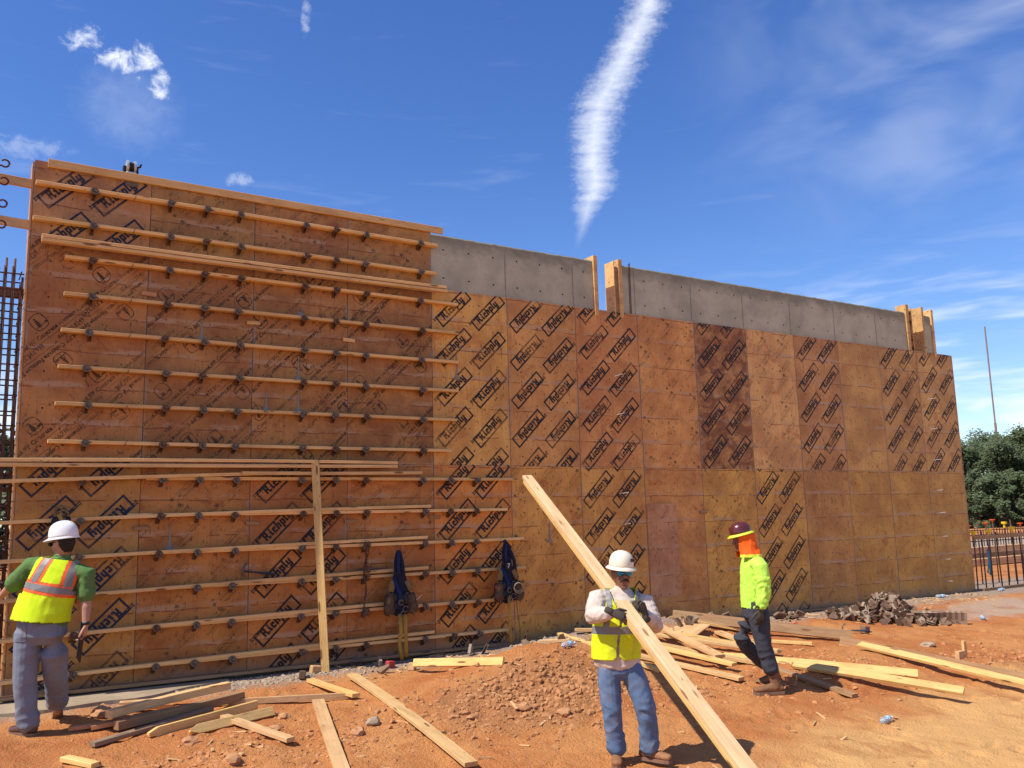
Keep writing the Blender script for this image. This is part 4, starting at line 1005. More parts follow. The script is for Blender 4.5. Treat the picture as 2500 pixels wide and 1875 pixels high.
def scatter(name, n, region, smin, smax, mat, seed, flat=.75, sub=0, power=2.5):
    rn = random.Random(seed); bm = bmesh.new(); k = 0
    V, F = [], []
    protos = []
    for q in range(7):
        b2 = bmesh.new(); bmesh.ops.create_icosphere(b2, subdivisions=1, radius=1.0)
        oo = Vector((q*7.1, q*3.3, 1))
        for v in b2.verts: v.co *= 1+.75*mnoise.noise(v.co*1.6+oo)
        b2.verts.ensure_lookup_table(); protos.append(([v.co.copy() for v in b2.verts], [[v.index for v in f.verts] for f in b2.faces])); b2.free()
    while k < n:
        p = region(rn)
        if p is None: continue
        k += 1
        s_ = smin+(smax-smin)*rn.random()**power
        z = gz(p[0], p[1]); rot = Matrix.Rotation(rn.uniform(0, 6.28), 3, 'Z') @ Matrix.Rotation(rn.uniform(-.5, .5), 3, 'X')
        pv, pf = protos[rn.randrange(7)]; b0 = len(V)
        sc = (s_*rn.uniform(.8, 1.3), s_*rn.uniform(.7, 1.1), s_*flat*rn.uniform(.7, 1.1))
        for c in pv: V.append(rot @ Vector((c.x*sc[0], c.y*sc[1], c.z*sc[2]))+Vector((p[0], p[1], z-s_*flat*.10)))
        for f in pf: F.append([i+b0 for i in f])
    bm.free(); me = bpy.data.meshes.new(name); me.from_pydata(V, [], F); me.materials.append(mat)
    return link(name, me)
def reg_mound(rn):
    x, y = rn.gauss(4.7, .75), rn.gauss(-2.75, .42)
    return (x, y) if -6 < y < -.7 else None
def reg_all(rn):
    x, y = rn.uniform(-.6, 14), rn.uniform(-6.5, -.8)
    if mnoise.noise(Vector((x*.9, y*.9, 5)))+rn.uniform(-.5, .5) < .12: return None
    if x > 5.5 and y < -4.3 and rn.random() < .8: return None
    return (x, y)
def reg_left(rn):
    return (rn.gauss(1.9, 1.0), rn.gauss(-2.75, .4))
def reg_base(rn):
    x = rn.uniform(1.2, 17); return (x, -abs(rn.gauss(.32, .24))-.02)
def reg_mid(rn): return (rn.gauss(8.0, .8), rn.gauss(-3.2, .5))
def reg_right(rn): return (rn.gauss(11.7, .9), rn.gauss(-3.9, .45))
tag(scatter('clay_clods', 7000, reg_mound, .003, .050, M['clod_brown'], 1, .7, power=9), 'loose clods of brown clay over the mound', 'soil', kind='stuff')
tag(scatter('clay_clods', 6500, reg_all, .0025, .020, M['clod'], 2, .65, power=6), 'small loose clods scattered over the orange dirt', 'soil', kind='stuff')
tag(scatter('clay_clods', 4000, reg_left, .003, .036, M['clod'], 3, .65, power=8), 'loose clods along the near edge below the scrap heap', 'soil', kind='stuff')
tag(scatter('clay_clods', 2600, reg_mid, .003, .042, M['clod'], 4, .65, power=8), 'loose clods around the brown boots', 'soil', kind='stuff')
tag(scatter('clay_clods', 900, reg_right, .004, .050, M['clod'], 6, .7, power=4), 'loose clods around the survey stake', 'soil', kind='stuff')
tag(scatter('gravel', 7500, reg_base, .002, .020, M['gravel'], 5, .6, power=6), 'grey gravel and mortar crumbs along the wall foot', 'gravel', kind='stuff')
tag(scatter('mortar_heap', 520, lambda rn: (rn.gauss(6.25, .22), rn.gauss(-.55, .14)), .006, .045, M['gravel'], 7, power=3), 'small grey mortar heap at the wall foot behind the timber carrier', 'mortar', kind='stuff')
tag(scatter('mortar_heap', 700, lambda rn: (rn.gauss(2.6, .5), rn.gauss(-.45, .13)), .004, .036, M['gravel'], 9, power=3), 'pale crumbled mortar at the wall foot beside the leaning post', 'mortar', kind='stuff')
def reg_chips(rn): return (rn.uniform(3.4, 16.5), -abs(rn.gauss(.45, .35))-.05)
rn = random.Random(77); V, F = [], []
for k in range(520):
    x, y = reg_chips(rn) if k < 380 else (rn.uniform(1, 12), rn.uniform(-5, -.8)); a, b_, c = rn.uniform(.02, .085), rn.uniform(.005, .016), rn.uniform(.003, .008)
    mt = Matrix.Translation((x, y, gz(x, y)+.008)) @ Matrix.Rotation(rn.uniform(0, 6.28), 4, 'Z') @ Matrix.Rotation(rn.uniform(-.3, .3), 4, 'Y'); b0 = len(V)
    V += [mt @ Vector(p) for p in ((-a,-b_,-c),(a,-b_,-c),(a,b_,-c),(-a,b_,-c),(-a,-b_,c),(a,-b_*.6,c),(a,b_*.7,c),(-a,b_,c))]
    F += [[i+b0 for i in q] for q in ((3,2,1,0),(4,5,6,7),(0,1,5,4),(1,2,6,5),(2,3,7,6),(3,0,4,7))]
me = bpy.data.meshes.new('wood_chips'); me.from_pydata(V, [], F); me.materials.append(M['pale']); tag(link('wood_chips', me), 'wood chips and splinters littering the wall foot', 'wood chips', kind='stuff')
# steel brackets lying in heaps
def loose_bracket(x, y, z, rn, label, group):
    o = link('form_bracket', BRKL[rn.randrange(3)]); o.location = (x, y, z); o.rotation_euler = (rn.uniform(0, 6.28), rn.uniform(-1.2, 1.2), rn.uniform(0, 6.28)); o.scale = (1.0,)*3
    return tag(o, label, 'bracket', group)
def loose_mesh(mat, var):
    bm = bmesh.new()
    P = [(-.07, -.05), (-.07, .055), (.055, .058), (.07, .03), (.02, -.02), (-.02, -.055)]
    for s_ in (-.016, .016):
        a = [bm.verts.new((p[0], s_-.0015, p[1])) for p in P]; b_ = [bm.verts.new((p[0], s_+.0015, p[1])) for p in P]
        bm.faces.new(a); bm.faces.new(b_[::-1])
        for j in range(6): bm.faces.new((a[j], b_[j], b_[(j+1) % 6], a[(j+1) % 6]))
    box(bm, (-.073, -.018, -.05), (-.069, .018, .055)); box(bm, (-.069, -.016, .054), (.055, .016, .058))
    if var: torus_arc(bm, (.05, 0, .03), .03, .008, 0, 5.5, 'y', 12, 5)
    bmesh.ops.recalc_face_normals(bm, faces=bm.faces[:])
    return fin(bm, 'form_bracket', mat)
M['rust2'] = plain('dusty_brown_steel', (.22, .135, .085), .85, .4, 20, .1)
M['rust3'] = plain('pale_dusty_steel', (.34, .25, .175), .9, .3, 20, .1)
BRKL = [loose_mesh(M['rust'], 1), loose_mesh(M['rust2'], 0), loose_mesh(M['rust3'], 0)]
rn = random.Random(21)
for k in range(265):
    for _ in range(50):
        u, v = rn.gauss(0, .42), rn.gauss(0, .27)
        if abs(u) < .95 and abs(v) < .6: break
    ax_ = Vector((.53, -.62, 0)).normalized(); px_ = Vector((.62, .53, 0)).normalized()
    c = Vector((12.38, -1.30, 0))+ax_*u*.95+px_*v*.85
    hgt = .38*math.exp(-(u/.42)**2-(v/.34)**2)*rn.random()**.45
    loose_bracket(c.x, c.y, gz(c.x, c.y)+.045+hgt, rn, 'brown steel form bracket heaped in the big pile on the dirt', 'brackets heaped in the big pile')
for k in range(16):                                               # a leaning row at the end of the pile
    c = Vector((12.62+.028*k, -1.66-.032*k, 0))
    o = link('form_bracket', BRKL[1+k % 2]); o.location = (c.x, c.y, gz(c.x, c.y)+.075); o.rotation_euler = (R(90), R(50+2*k), R(40)); o.scale = (1.6,)*3; tag(o, 'thin steel bracket stacked on edge in the leaning row beside the pile', 'bracket', 'brackets in the leaning row')
for k in range(14):
    a = rn.uniform(0, 6.28); loose_bracket(8.75+rn.gauss(0, .28), -.75+rn.gauss(0, .12), gz(8.75, -.75)+.06, rn, 'rusty bracket dropped behind the plank jumble', 'brackets behind the plank jumble')
for k in range(9):
    loose_bracket(9.4+rn.gauss(0, .10), -.95+rn.gauss(0, .1), gz(9.4, -.95)+.05, rn, 'rusty bracket in the small heap by the dark weathered beam', 'brackets by the dark beam')
for k in range(12):
    loose_bracket(10.95+rn.gauss(0, .22), -.50+rn.gauss(0, .08), gz(10.95, -.5)+.05, rn, 'rusty bracket in the small heap at the wall foot', 'brackets at the wall foot')
for k, (x, y) in enumerate([(3.72,-.12),(3.95,-.30),(5.15,-.42),(5.32,-.5),(6.0,-.42),(6.35,-.7),(5.9,-.6),(3.80,-.78)]):
    loose_bracket(x, y, gz(x, y)+.05, rn, 'single rusty bracket lying on gravel near the harnesses', 'stray brackets near the harnesses')
# small red and brown blocks
def small_block(x, y, s_, mat, lb, rz=.4):
    bm = bmesh.new(); box(bm, (-s_, -s_*.6, 0), (s_, s_*.6, s_*1.5), s_*.12); o = obj('form_block', bm, mat); o.location = on(x, y, -.004); o.rotation_euler = (.1, .12, rz); tag(o, lb, 'block')
M['redp'] = plain('red_paint', (.42, .045, .04), .6, .2)
small_block(4.0, -.50, .055, M['redp'], 'small red block on the gravel beside the first harness')
small_block(10.42, -1.10, .055, M['redp'], 'small red block behind the dark weathered beam', .8)
small_block(11.12, -1.80, .075, M['rust2'], 'brown and red block beside the hammer on the dirt', .2)
small_block(4.14, -.82, .06, M['pale'], 'tan wooden block at the end of the yellow offcut', .9)
small_block(3.10, -.42, .06, M['pale'], 'tan wooden block at the foot of the leaning post', .2)
small_block(2.88, -.62, .06, M['rust'], 'dark lump beside the bright yellow offcut', 1.2)
hammer(on(10.80, -1.68, .03), R(-52), 'hammer with dark blue grip lying on the dirt by the bracket pile')
# crushed water bottles
mt, t, b = new_mat('clear_plastic', .12, .6); setc(t, b, (.93, .95, .96)); b.inputs['Transmission Weight'].default_value = .75; b.inputs['IOR'].default_value = 1.15; M['pet'] = mt
M['label_blue'] = plain('blue_label', (.35, .58, .80), .4, .3, 40); M['cap_white'] = plain('white_cap', (.75, .75, .76), .4, .05)
def bottle(x, y, rz, lb):
    r = empty('water_bottle', on(x, y, .034), rz); tag(r, lb, 'bottle')
    bm = bmesh.new(); loft(bm, [((-.10, 0, 0), .028, .032), ((-.05, 0, 0), .031, .026), ((.0, 0, 0), .030, .030), ((.05, 0, 0), .032, .025), ((.08, 0, 0), .022, .022), ((.10, 0, 0), .012, .012)], 12); obj('body', bm, M['pet'], r, True)
    bm = bmesh.new(); tube(bm, [(.0, 0, 0), (.032, 0, 0)], .0328, 12); obj('label_band', bm, M['label_blue'], r, True)
    bm = bmesh.new(); tube(bm, [(.104, 0, 0), (.122, 0, 0)], .0145, 10); obj('cap', bm, M['cap_white'], r, True)
bottle(7.44, -4.76, .2, 'clear crushed bottle with blue label on the open sandy dirt')
bottle(15.45, -.30, -.4, 'clear bottle with blue label at the wall foot near its far end')
bottle(13.8, -2.05, .7, 'clear crushed bottle beyond the bracket pile')
bottle(17.45, -.32, .1, 'clear bottle beside the rebar dowels')
bottle(5.55, -2.02, .3, 'clear bottle on the top of the brown mound')
bottle(12.62, -1.42, .9, 'clear bottle caught in the bracket pile')

# ------------------------------------------------------------------ people
def vox_mesh(build, voxel=.009, smooth=6, disp=None, cut=None):
    bm = bmesh.new(); build(bm); bmesh.ops.recalc_face_normals(bm, faces=bm.faces[:])
    me = bpy.data.meshes.new('tmp'); bm.to_mesh(me); bm.free()
    o = bpy.data.objects.new('tmp', me); COL.objects.link(o)
    md = o.modifiers.new('r', 'REMESH'); md.mode = 'VOXEL'; md.voxel_size = voxel; md.use_smooth_shade = True
    if smooth: sm = o.modifiers.new('s', 'SMOOTH'); sm.factor = .5; sm.iterations = smooth
    dg = bpy.context.evaluated_depsgraph_get(); out = bpy.data.meshes.new_from_object(o.evaluated_get(dg))
    bpy.data.objects.remove(o); bpy.data.meshes.remove(me)
    if disp:
        nr = [v.normal.copy() for v in out.vertices]
        for v, n in zip(out.vertices, nr): v.co += n*disp(v.co, n)
    if cut:
        bm = bmesh.new(); bm.from_mesh(out)
        dl = [f for f in bm.faces if cut(f.calc_center_median(), f.normal)]
        bmesh.ops.delete(bm, geom=dl, context='FACES'); bm.to_mesh(out); bm.free()
    out.polygons.foreach_set('use_smooth', [True]*len(out.polygons))
    return out
def wear(name, me, mat, parent, solid=0.0):
    me.materials.clear()
    for mm in (mat if isinstance(mat, (list, tuple)) else [mat]): me.materials.append(mm)
    o = link(name, me); o.parent = parent
    if solid: md = o.modifiers.new('t', 'SOLIDIFY'); md.thickness = solid; md.offset = 0
    return o
def patch_of(me, pred, off=.003):
    bm = bmesh.new(); bm.from_mesh(me)
    bmesh.ops.delete(bm, geom=[f for f in bm.faces if not pred(f.calc_center_median(), f.normal)], context='FACES')
    bm.normal_update()
    ns = {v: v.normal.copy() for v in bm.verts}
    for v in bm.verts: v.co += ns[v]*off
    out = bpy.data.meshes.new('patch'); bm.to_mesh(out); bm.free()
    out.polygons.foreach_set('use_smooth', [True]*len(out.polygons))
    return out
def folds(amp, f=(14, 14, 26), seed=0.0, amp2=.0015):
    s_ = Vector((seed*3.1, seed*1.7, seed))
    def d(co, n):
        a = mnoise.noise(Vector((co.x*f[0], co.y*f[1], co.z*f[2]))+s_)
        b_ = mnoise.noise(Vector((co.x*f[0]*2.1, co.y*f[1]*2.1, co.z*f[2]*1.8))-s_)
        return amp*(1-2*abs(a))*.9+amp2*b_
    return d
V3 = lambda *a: Vector(a)
def hand(bm, wrist, d_, pn, side, curl=(.5, .7, .6), sc=1.0, spread=.06, thumb=.6, n=7):
    """palm and five bent fingers: d_ hand direction, pn palm normal, side towards the thumb"""
    d_ = Vector(d_).normalized(); pn = Vector(pn); pn = (pn-d_*pn.dot(d_)).normalized(); sd = d_.cross(pn)
    if sd.dot(Vector(side)) < 0: sd = -sd
    w_ = Vector(wrist)
    loft(bm, [(w_-d_*.03*sc, .027*sc, .021*sc, sd), (w_, .029*sc, .020*sc, sd), (w_+d_*.04*sc, .039*sc, .017*sc, sd), (w_+d_*.085*sc, .041*sc, .014*sc, sd)], 10)
    for k, ln in enumerate((.072, .080, .074, .058)):
        base = w_+d_*(.082-.006*(k == 3))*sc+sd*(.030-.020*k)*sc
        dd = (d_+sd*spread*(1.5-k)).normalized(); p = base-dd*.02*sc; pts = [(p, .0095*sc)]
        p = base; pts.append((p, .0098*sc)); ang = 0
        for j, fr_ in enumerate((.44, .32, .24)):
            ang += curl[j]*(1+.06*k)
            q = (dd*math.cos(ang)+pn*math.sin(ang)).normalized(); p = p+q*ln*fr_*sc; pts.append((p, (.0094-.0010*j)*sc))
        loft(bm, [(a, b_, b_) for a, b_ in pts], n)
    b0 = w_+d_*.02*sc+sd*.026*sc; t1 = (sd*.75+d_*.65+pn*.35*thumb).normalized(); t2 = (sd*(.55-.5*thumb)+d_*.85+pn*.6*thumb).normalized()
    loft(bm, [(b0-t1*.012*sc, .014*sc, .014*sc), (b0+t1*.034*sc, .0125*sc, .0125*sc), (b0+t1*.034*sc+t2*.030*sc, .0110*sc, .011*sc), (b0+t1*.034*sc+t2*.056*sc, .0085*sc, .0085*sc)], n)
def head(bm, c, yaw=0.0, pitch=0.0, sc=1.0):
    """face looks along local -Y before yaw"""
    M_ = Matrix.Translation(Vector(c)) @ Matrix.Rotation(yaw, 4, 'Z') @ Matrix.Rotation(pitch, 4, 'X') @ Matrix.Scale(sc, 4)
    b2 = bmesh.new()
    loft(b2, [(V3(0, .030, -.06), .062, .058, (1, 0, 0)), (V3(0, .012, -.02), .074, .088, (1, 0, 0)), (V3(0, .010, .03), .077, .098, (1, 0, 0)), (V3(0, .012, .07), .074, .095, (1, 0, 0)), (V3(0, .016, .105), .050, .068, (1, 0, 0))], 16)
    loft(b2, [(V3(0, -.035, .0), .062, .050, (1, 0, 0)), (V3(0, -.040, -.045), .056, .048, (1, 0, 0)), (V3(0, -.046, -.085), .044, .040, (1, 0, 0)), (V3(0, -.055, -.112), .026, .026, (1, 0, 0))], 14)
    loft(b2, [(V3(0, -.082, .020), .011, .012), (V3(0, -.100, -.012), .014, .014), (V3(0, -.103, -.026), .019, .014, (1, 0, 0))], 9)       # nose
    for s_ in (-1, 1):
        ball(b2, (s_*.012, -.096, -.028), .011, .010, .008, 8, 6)
        ball(b2, (s_*.078, .018, .0), .010, .020, .031, 9, 7)                # ears
        ball(b2, (s_*.036, -.062, -.022), .025, .024, .022, 9, 7)            # cheek bones
    ball(b2, (0, -.078, .038), .052, .020, .013, 10, 6)                       # brow
    ball(b2, (0, -.086, -.058), .025, .012, .0075, 9, 6); ball(b2, (0, -.084, -.071), .021, .012, .008, 9, 6)   # lips
    ball(b2, (0, -.078, -.103), .022, .016, .016, 9, 6)                       # chin
    bmesh.ops.transform(b2, matrix=M_, verts=b2.verts); tmp = bpy.data.meshes.new('h'); b2.to_mesh(tmp); b2.free(); bm.from_mesh(tmp); bpy.data.meshes.remove(tmp)
    return M_
def boot(parent, ankle, toe, sc, mat, sole, pitch=0.0, shaft=.13, name='boot', lean=(0, 0, 1)):
    """ankle: point above the heel on the sole plane; toe: heading on the ground"""
    t = Vector((toe[0], toe[1], 0)).normalized(); s_ = Vector((-t.y, t.x, 0)); z = Vector((0, 0, 1))
    M_ = Matrix((t, s_, z)).transposed().to_4x4(); M_.translation = Vector(ankle)
    M_ = M_ @ Matrix.Translation((.10, 0, 0)) @ Matrix.Rotation(pitch, 4, 'Y') @ Matrix.Translation((-.10, 0, 0)) @ Matrix.Scale(sc, 4)
    L = M_.to_3x3().inverted() @ Vector(lean)
    def bld(bm):
        loft(bm, [(V3(-.068, 0, .055), .034, .030, (0, 1, 0)), (V3(-.03, 0, .060), .040, .042, (0, 1, 0)), (V3(.05, 0, .060), .042, .043, (0, 1, 0)), (V3(.11, 0, .052), .047, .036, (0, 1, 0)), (V3(.17, 0, .047), .048, .031, (0, 1, 0)), (V3(.205, 0, .045), .040, .027, (0, 1, 0))], 14)
        loft(bm, [(V3(-.010, 0, .06), .046, .054, (0, 1, 0)), (V3(-.012, 0, .11)+L*.0, .043, .052, (0, 1, 0)), (V3(-.012, 0, .11)+L*shaft, .050, .056, (0, 1, 0))], 14)
        bmesh.ops.transform(bm, matrix=M_, verts=bm.verts)
    o = wear(name, vox_mesh(bld, .008, 5, folds(.0025, (30, 30, 30), 3)), mat, parent)
    bm = bmesh.new(); prof = [(-.095, .030), (-.085, .042), (-.03, .041), (.05, .040), (.11, .049), (.18, .048), (.222, .032), (.236, .0)]
    prof = [(a*.96, b_*.94) for a, b_ in prof]; ring = prof+[(a, -b_) for a, b_ in prof[::-1][1:]]
    lo_ = [bm.verts.new((a, b_, .0)) for a, b_ in ring]; hi_ = [bm.verts.new((a, b_*1.04, .028)) for a, b_ in ring]
    bm.faces.new(lo_[::-1]); bm.faces.new(hi_)
    for j in range(len(ring)): bm.faces.new((lo_[j], lo_[(j+1) % len(ring)], hi_[(j+1) % len(ring)], hi_[j]))
    bmesh.ops.recalc_face_normals(bm, faces=bm.faces[:]); bmesh.ops.transform(bm, matrix=M_, verts=bm.verts)
    s2 = obj('sole', bm, sole); s2.parent = o
    return o
def hard_hat(parent, c, yaw, tilt, roll, mat, brim, dome=(.128, .148, .135), rim=.05, peak=0.0, ridge=True, brim_mat=None):
    """dome over +Z, front along -Y"""
    M_ = Matrix.Translation(Vector(c)) @ Matrix.Rotation(yaw, 4, 'Z') @ Matrix.Rotation(roll, 4, 'Y') @ Matrix.Rotation(tilt, 4, 'X')
    bm = bmesh.new(); n = 36; rings = []
    prof = [(1.0, 0), (1.0, .12), (.985, .28), (.95, .45), (.88, .62), (.77, .77), (.60, .89), (.38, .97), (.15, 1.0)]
    for r_, h_ in prof:
        ring = []
        for j in range(n):
            a = 2*math.pi*j/n; k = 1.0
            if ridge: k += .018*math.exp(-(math.sin(a)*0+ (math.cos(a)*dome[0]*r_/.030)**2))*(h_ > .2)
            ring.append(bm.verts.new((math.cos(a)*dome[0]*r_, math.sin(a)*dome[1]*r_, h_*dome[2]*k)))
        rings.append(ring)
    top = bm.verts.new((0, 0, dome[2]*1.02))
    for i in range(len(rings)-1):
        for j in range(n): bm.faces.new((rings[i][j], rings[i][(j+1) % n], rings[i+1][(j+1) % n], rings[i+1][j]))
    for j in range(n): bm.faces.new((rings[-1][j], rings[-1][(j+1) % n], top))
    inner = [bm.verts.new((v.co.x*.965, v.co.y*.965, v.co.z)) for v in rings[0]]; roof = bm.verts.new((0, 0, dome[2]*.8))
    mid = [bm.verts.new((v.co.x*.86, v.co.y*.86, dome[2]*.5)) for v in rings[0]]
    for j in range(n):
        bm.faces.new((rings[0][(j+1) % n], rings[0][j], inner[j], inner[(j+1) % n])); bm.faces.new((inner[(j+1) % n], inner[j], mid[j], mid[(j+1) % n])); bm.faces.new((mid[(j+1) % n], mid[j], roof))
    bmesh.ops.transform(bm, matrix=M_, verts=bm.verts)
    o = obj('hard_hat', bm, mat, parent, True)
    bm = bmesh.new(); A, B, C_ = [], [], []
    for j in range(n):
        a = 2*math.pi*j/n; fr_ = max(0, -math.sin(a)); e = rim+peak*fr_**2.2
        A.append(bm.verts.new((math.cos(a)*dome[0]*.985, math.sin(a)*dome[1]*.985, .004)))
        B.append(bm.verts.new((math.cos(a)*(dome[0]+e), math.sin(a)*(dome[1]+e), -.012-.18*e)))
        C_.append(bm.verts.new((math.cos(a)*(dome[0]+e), math.sin(a)*(dome[1]+e), -.018-.18*e)))
    D_ = [bm.verts.new((v.co.x, v.co.y, -.004)) for v in A]
    for j in range(n):
        k = (j+1) % n
        bm.faces.new((A[j], B[j], B[k], A[k])); bm.faces.new((B[j], C_[j], C_[k], B[k])); bm.faces.new((C_[j], D_[j], D_[k], C_[k]))
    bmesh.ops.recalc_face_normals(bm, faces=bm.faces[:]); bmesh.ops.transform(bm, matrix=M_, verts=bm.verts)
    q = obj('brim', bm, brim_mat or mat, None, True); q.parent = o
    return o, M_
M['skin'] = plain('sunburnt_skin', (.42, .21, .135), .55, .15, 20); M['skin_dark'] = plain('tanned_skin', (.24, .105, .058), .5, .15, 20)
M['hair'] = plain('dark_hair', (.016, .012, .010), .6, .4, 60, bmp=.6, bscale=160)
M['hiviz'] = mat_cloth('lime_mesh_vest', (.60, .80, .012), .75, (.45, .58, .03), .3)
M['hiviz2'] = mat_cloth('worn_lime_vest', (.66, .74, .014), .75, (.46, .44, .06), .5)
M['hishirt'] = mat_cloth('lime_tshirt', (.50, .83, .09), .8, (.40, .68, .10), .35)
M['greenshirt'] = mat_cloth('green_polo', (.10, .185, .052), .85)
M['grey_tape'] = plain('grey_reflective_tape', (.20, .19, .18), .45, .12); M['org_tape'] = plain('orange_tape', (.85, .13, .025), .6, .1)
M['whiteshirt'] = mat_cloth('dusty_white_shirt', (.60, .50, .415), .9, (.40, .26, .175), .6)
M['jean'] = mat_cloth('faded_blue_denim', (.185, .205, .255), .9, (.19, .15, .13), .5)
M['jean_blue'] = mat_cloth('blue_denim', (.105, .165, .275), .9, (.22, .22, .24), .55)
M['charcoal'] = mat_cloth('charcoal_trousers', (.045, .048, .062), .85, (.10, .075, .065), .4)
M['tan_boot'] = mat_cloth('tan_boot_leather', (.25, .115, .050), .65, (.40, .20, .09), .5); M['brown_boot'] = mat_cloth('brown_boot_leather', (.20, .10, .048), .65, (.34, .16, .07), .5)
M['dress_boot'] = plain('dark_brown_leather', (.10, .045, .028), .3, .3, 12, spec=.5)
M['sole'] = plain('boot_sole', (.22, .13, .08), .8, .2)
M['glove'] = mat_cloth('dirty_work_glove', (.075, .058, .046), .85, (.17, .12, .08), .5)
M['hat_white'] = plain('white_hat_shell', (.78, .77, .76), .28, .04, spec=.5); M['hat_cream'] = plain('cream_hat_shell', (.74, .66, .50), .4, .08, spec=.4)
M['hat_maroon'] = plain('maroon_hat_shell', (.10, .018, .016), .22, .2, spec=.6); M['hat_lime'] = plain('lime_brim', (.62, .66, .05), .5, .1)
M['neck_orange'] = mat_cloth('orange_neck_cover', (.90, .125, .012), .8)
mt, t, b = new_mat('blue_mirror_lens', .06, .8); setc(t, b, (.02, .22, .42)); b.inputs['Metallic'].default_value = .75; M['lens'] = mt

# --- man carrying the timber ------------------------------------------------
pc = empty('person', (4.376, -4.521, gz(4.376, -4.521)+.0), -YAW); pc.scale = (.972,)*3
tag(pc, 'man in cream hard hat and yellow vest carrying timber on his shoulder', 'person')
sho_r, sho_l = V3(-.215, .02, 1.405), V3(.155, .02, 1.365)
elb_r, wri_r = V3(-.305, -.17, 1.265), V3(-.145, -.325, 1.300)
elb_l, wri_l = V3(.240, -.08, 1.165), V3(.140, -.235, 1.275)
hipL, hipR = V3(-.17, .0, .78), V3(.02, .0, .78)
kneeL, ankL = V3(-.148, -.03, .44), V3(-.125, .02, .12)
kneeR, ankR = V3(.135, -.05, .45), V3(.155, .02, .12)
HC = V3(-.020, -.02, 1.605)
def body(bm):
    head(bm, HC, R(8), R(2), 1.07)
    loft(bm, [(V3(-.018, .02, 1.36), .075, .07), (V3(-.02, .012, 1.46), .060, .062), (V3(-.02, .005, 1.56), .055, .06)], 12)
    loft(bm, [(V3(-.08, 0, .78), .14, .10, (1, 0, 0)), (V3(-.08, 0, 1.0), .13, .095, (1, 0, 0)), (V3(-.055, 0, 1.25), .155, .10, (1, 0, 0)), (V3(-.03, .01, 1.38), .13, .08, (1, 0, 0))], 14)
    for s_, e, w_ in ((sho_r, elb_r, wri_r), (sho_l, elb_l, wri_l)): loft(bm, [(s_, .048, .048), (e, .038, .038), (w_, .026, .026)], 10)
    for h_, k, a in ((hipL, kneeL, ankL), (hipR, kneeR, ankR)): loft(bm, [(h_, .075, .075), (k, .048, .048), (a, .034, .034)], 10)
o = wear('body', vox_mesh(body, .0065, 3), M['skin_dark'], pc)
def trous(bm):
    loft(bm, [(V3(-.085, 0, .95), .165, .115, (1, 0, 0)), (V3(-.085, 0, .86), .182, .125, (1, 0, 0)), (V3(-.080, .005, .77), .188, .125, (1, 0, 0))], 18)
    loft(bm, [(V3(-.165, 0, .80), .100, .115), (V3(-.168, -.01, .68), .098, .105), (V3(-.158, -.03, .50), .086, .09), (V3(-.148, -.015, .36), .080, .082), (V3(-.132, .012, .22), .078, .080), (V3(-.124, .02, .12), .079, .086)], 16)
    loft(bm, [(V3(.015, 0, .80), .104, .115), (V3(.070, -.02, .68), .100, .105), (V3(.128, -.05, .48), .088, .09), (V3(.146, -.03, .36), .081, .082), (V3(.156, .0, .22), .078, .080), (V3(.160, .02, .12), .079, .086)], 16)
fd = folds(.008, (9, 9, 12), 1.3, .003)
def fd_low(co, n): return fd(co, n)*(.45+1.1*ss(.6, .15, co.z)+.5*math.exp(-((co.z-.5)/.1)**2))
wear('jeans', vox_mesh(trous, .0075, 4, fd_low), M['jean_blue'], pc)
def shirt(bm):
    loft(bm, [(V3(-.088, 0, .83), .198, .138, (1, 0, 0)), (V3(-.090, 0, .93), .196, .138, (1, 0, 0)), (V3(-.075, -.005, 1.12), .200, .140, (1, 0, 0)), (V3(-.045, 0, 1.32), .212, .128, (1, 0, 0)), (V3(-.025, .01, 1.405), .170, .095, (1, 0, 0)), (V3(-.02, .012, 1.47), .072, .068, (1, 0, 0))], 20)
    loft(bm, [(sho_r+V3(.05, 0, -.02), .088, .088), (sho_r+V3(-.02, -.02, -.01), .085, .085), (elb_r+V3(.02, .03, .03), .078, .078), (elb_r, .072, .072), (elb_r*.55+wri_r*.45, .066, .066), (wri_r*.86+elb_r*.14, .050, .050)], 14)
    loft(bm, [(sho_l+V3(-.05, 0, -.02), .088, .088), (sho_l+V3(.02, -.01, -.02), .084, .084), (elb_l+V3(-.02, .02, .05), .078, .078), (elb_l, .074, .074), (elb_l*.55+wri_l*.45, .066, .066), (wri_l*.86+elb_l*.14, .050, .050)], 14)
wear('long_sleeved_shirt', vox_mesh(shirt, .0075, 3, folds(.008, (13, 13, 17), 2.2, .003)), M['whiteshirt'], pc)
def vest(bm):
    loft(bm, [(V3(-.098, 0, .87), .212, .160, (1, 0, 0)), (V3(-.096, 0, .96), .212, .160, (1, 0, 0)), (V3(-.078, -.005, 1.13), .214, .158, (1, 0, 0)), (V3(-.046, 0, 1.32), .218, .145, (1, 0, 0)), (V3(-.026, .01, 1.425), .190, .114, (1, 0, 0)), (V3(-.02, .015, 1.475), .12, .085, (1, 0, 0))], 22)
def cxv(z): return -.096+.074*ss(.95, 1.42, z)
def vest_cut(c, n):
    x = c.x-cxv(c.z)
    if c.z < .885 or c.z > 1.475: return True
    if c.y < .03 and abs(x) < .010+.105*ss(1.19, 1.47, c.z): return True          # open neck
    if c.z > 1.20 and abs(x) > .170-.02*ss(1.2, 1.4, c.z): return True            # arm holes
    if c.y < 0 and c.z < .925 and abs(x) < .035*(.925-c.z)/.035: return True
    return False
vm = vox_mesh(vest, .008, 4, folds(.006, (8, 8, 9), 4.4, .002), vest_cut)
wear('safety_vest', vm, M['hiviz2'], pc, .004)
wear('reflective_stripe', patch_of(vm, lambda c, n: 1.10 < c.z < 1.165, .005), M['grey_tape'], pc)
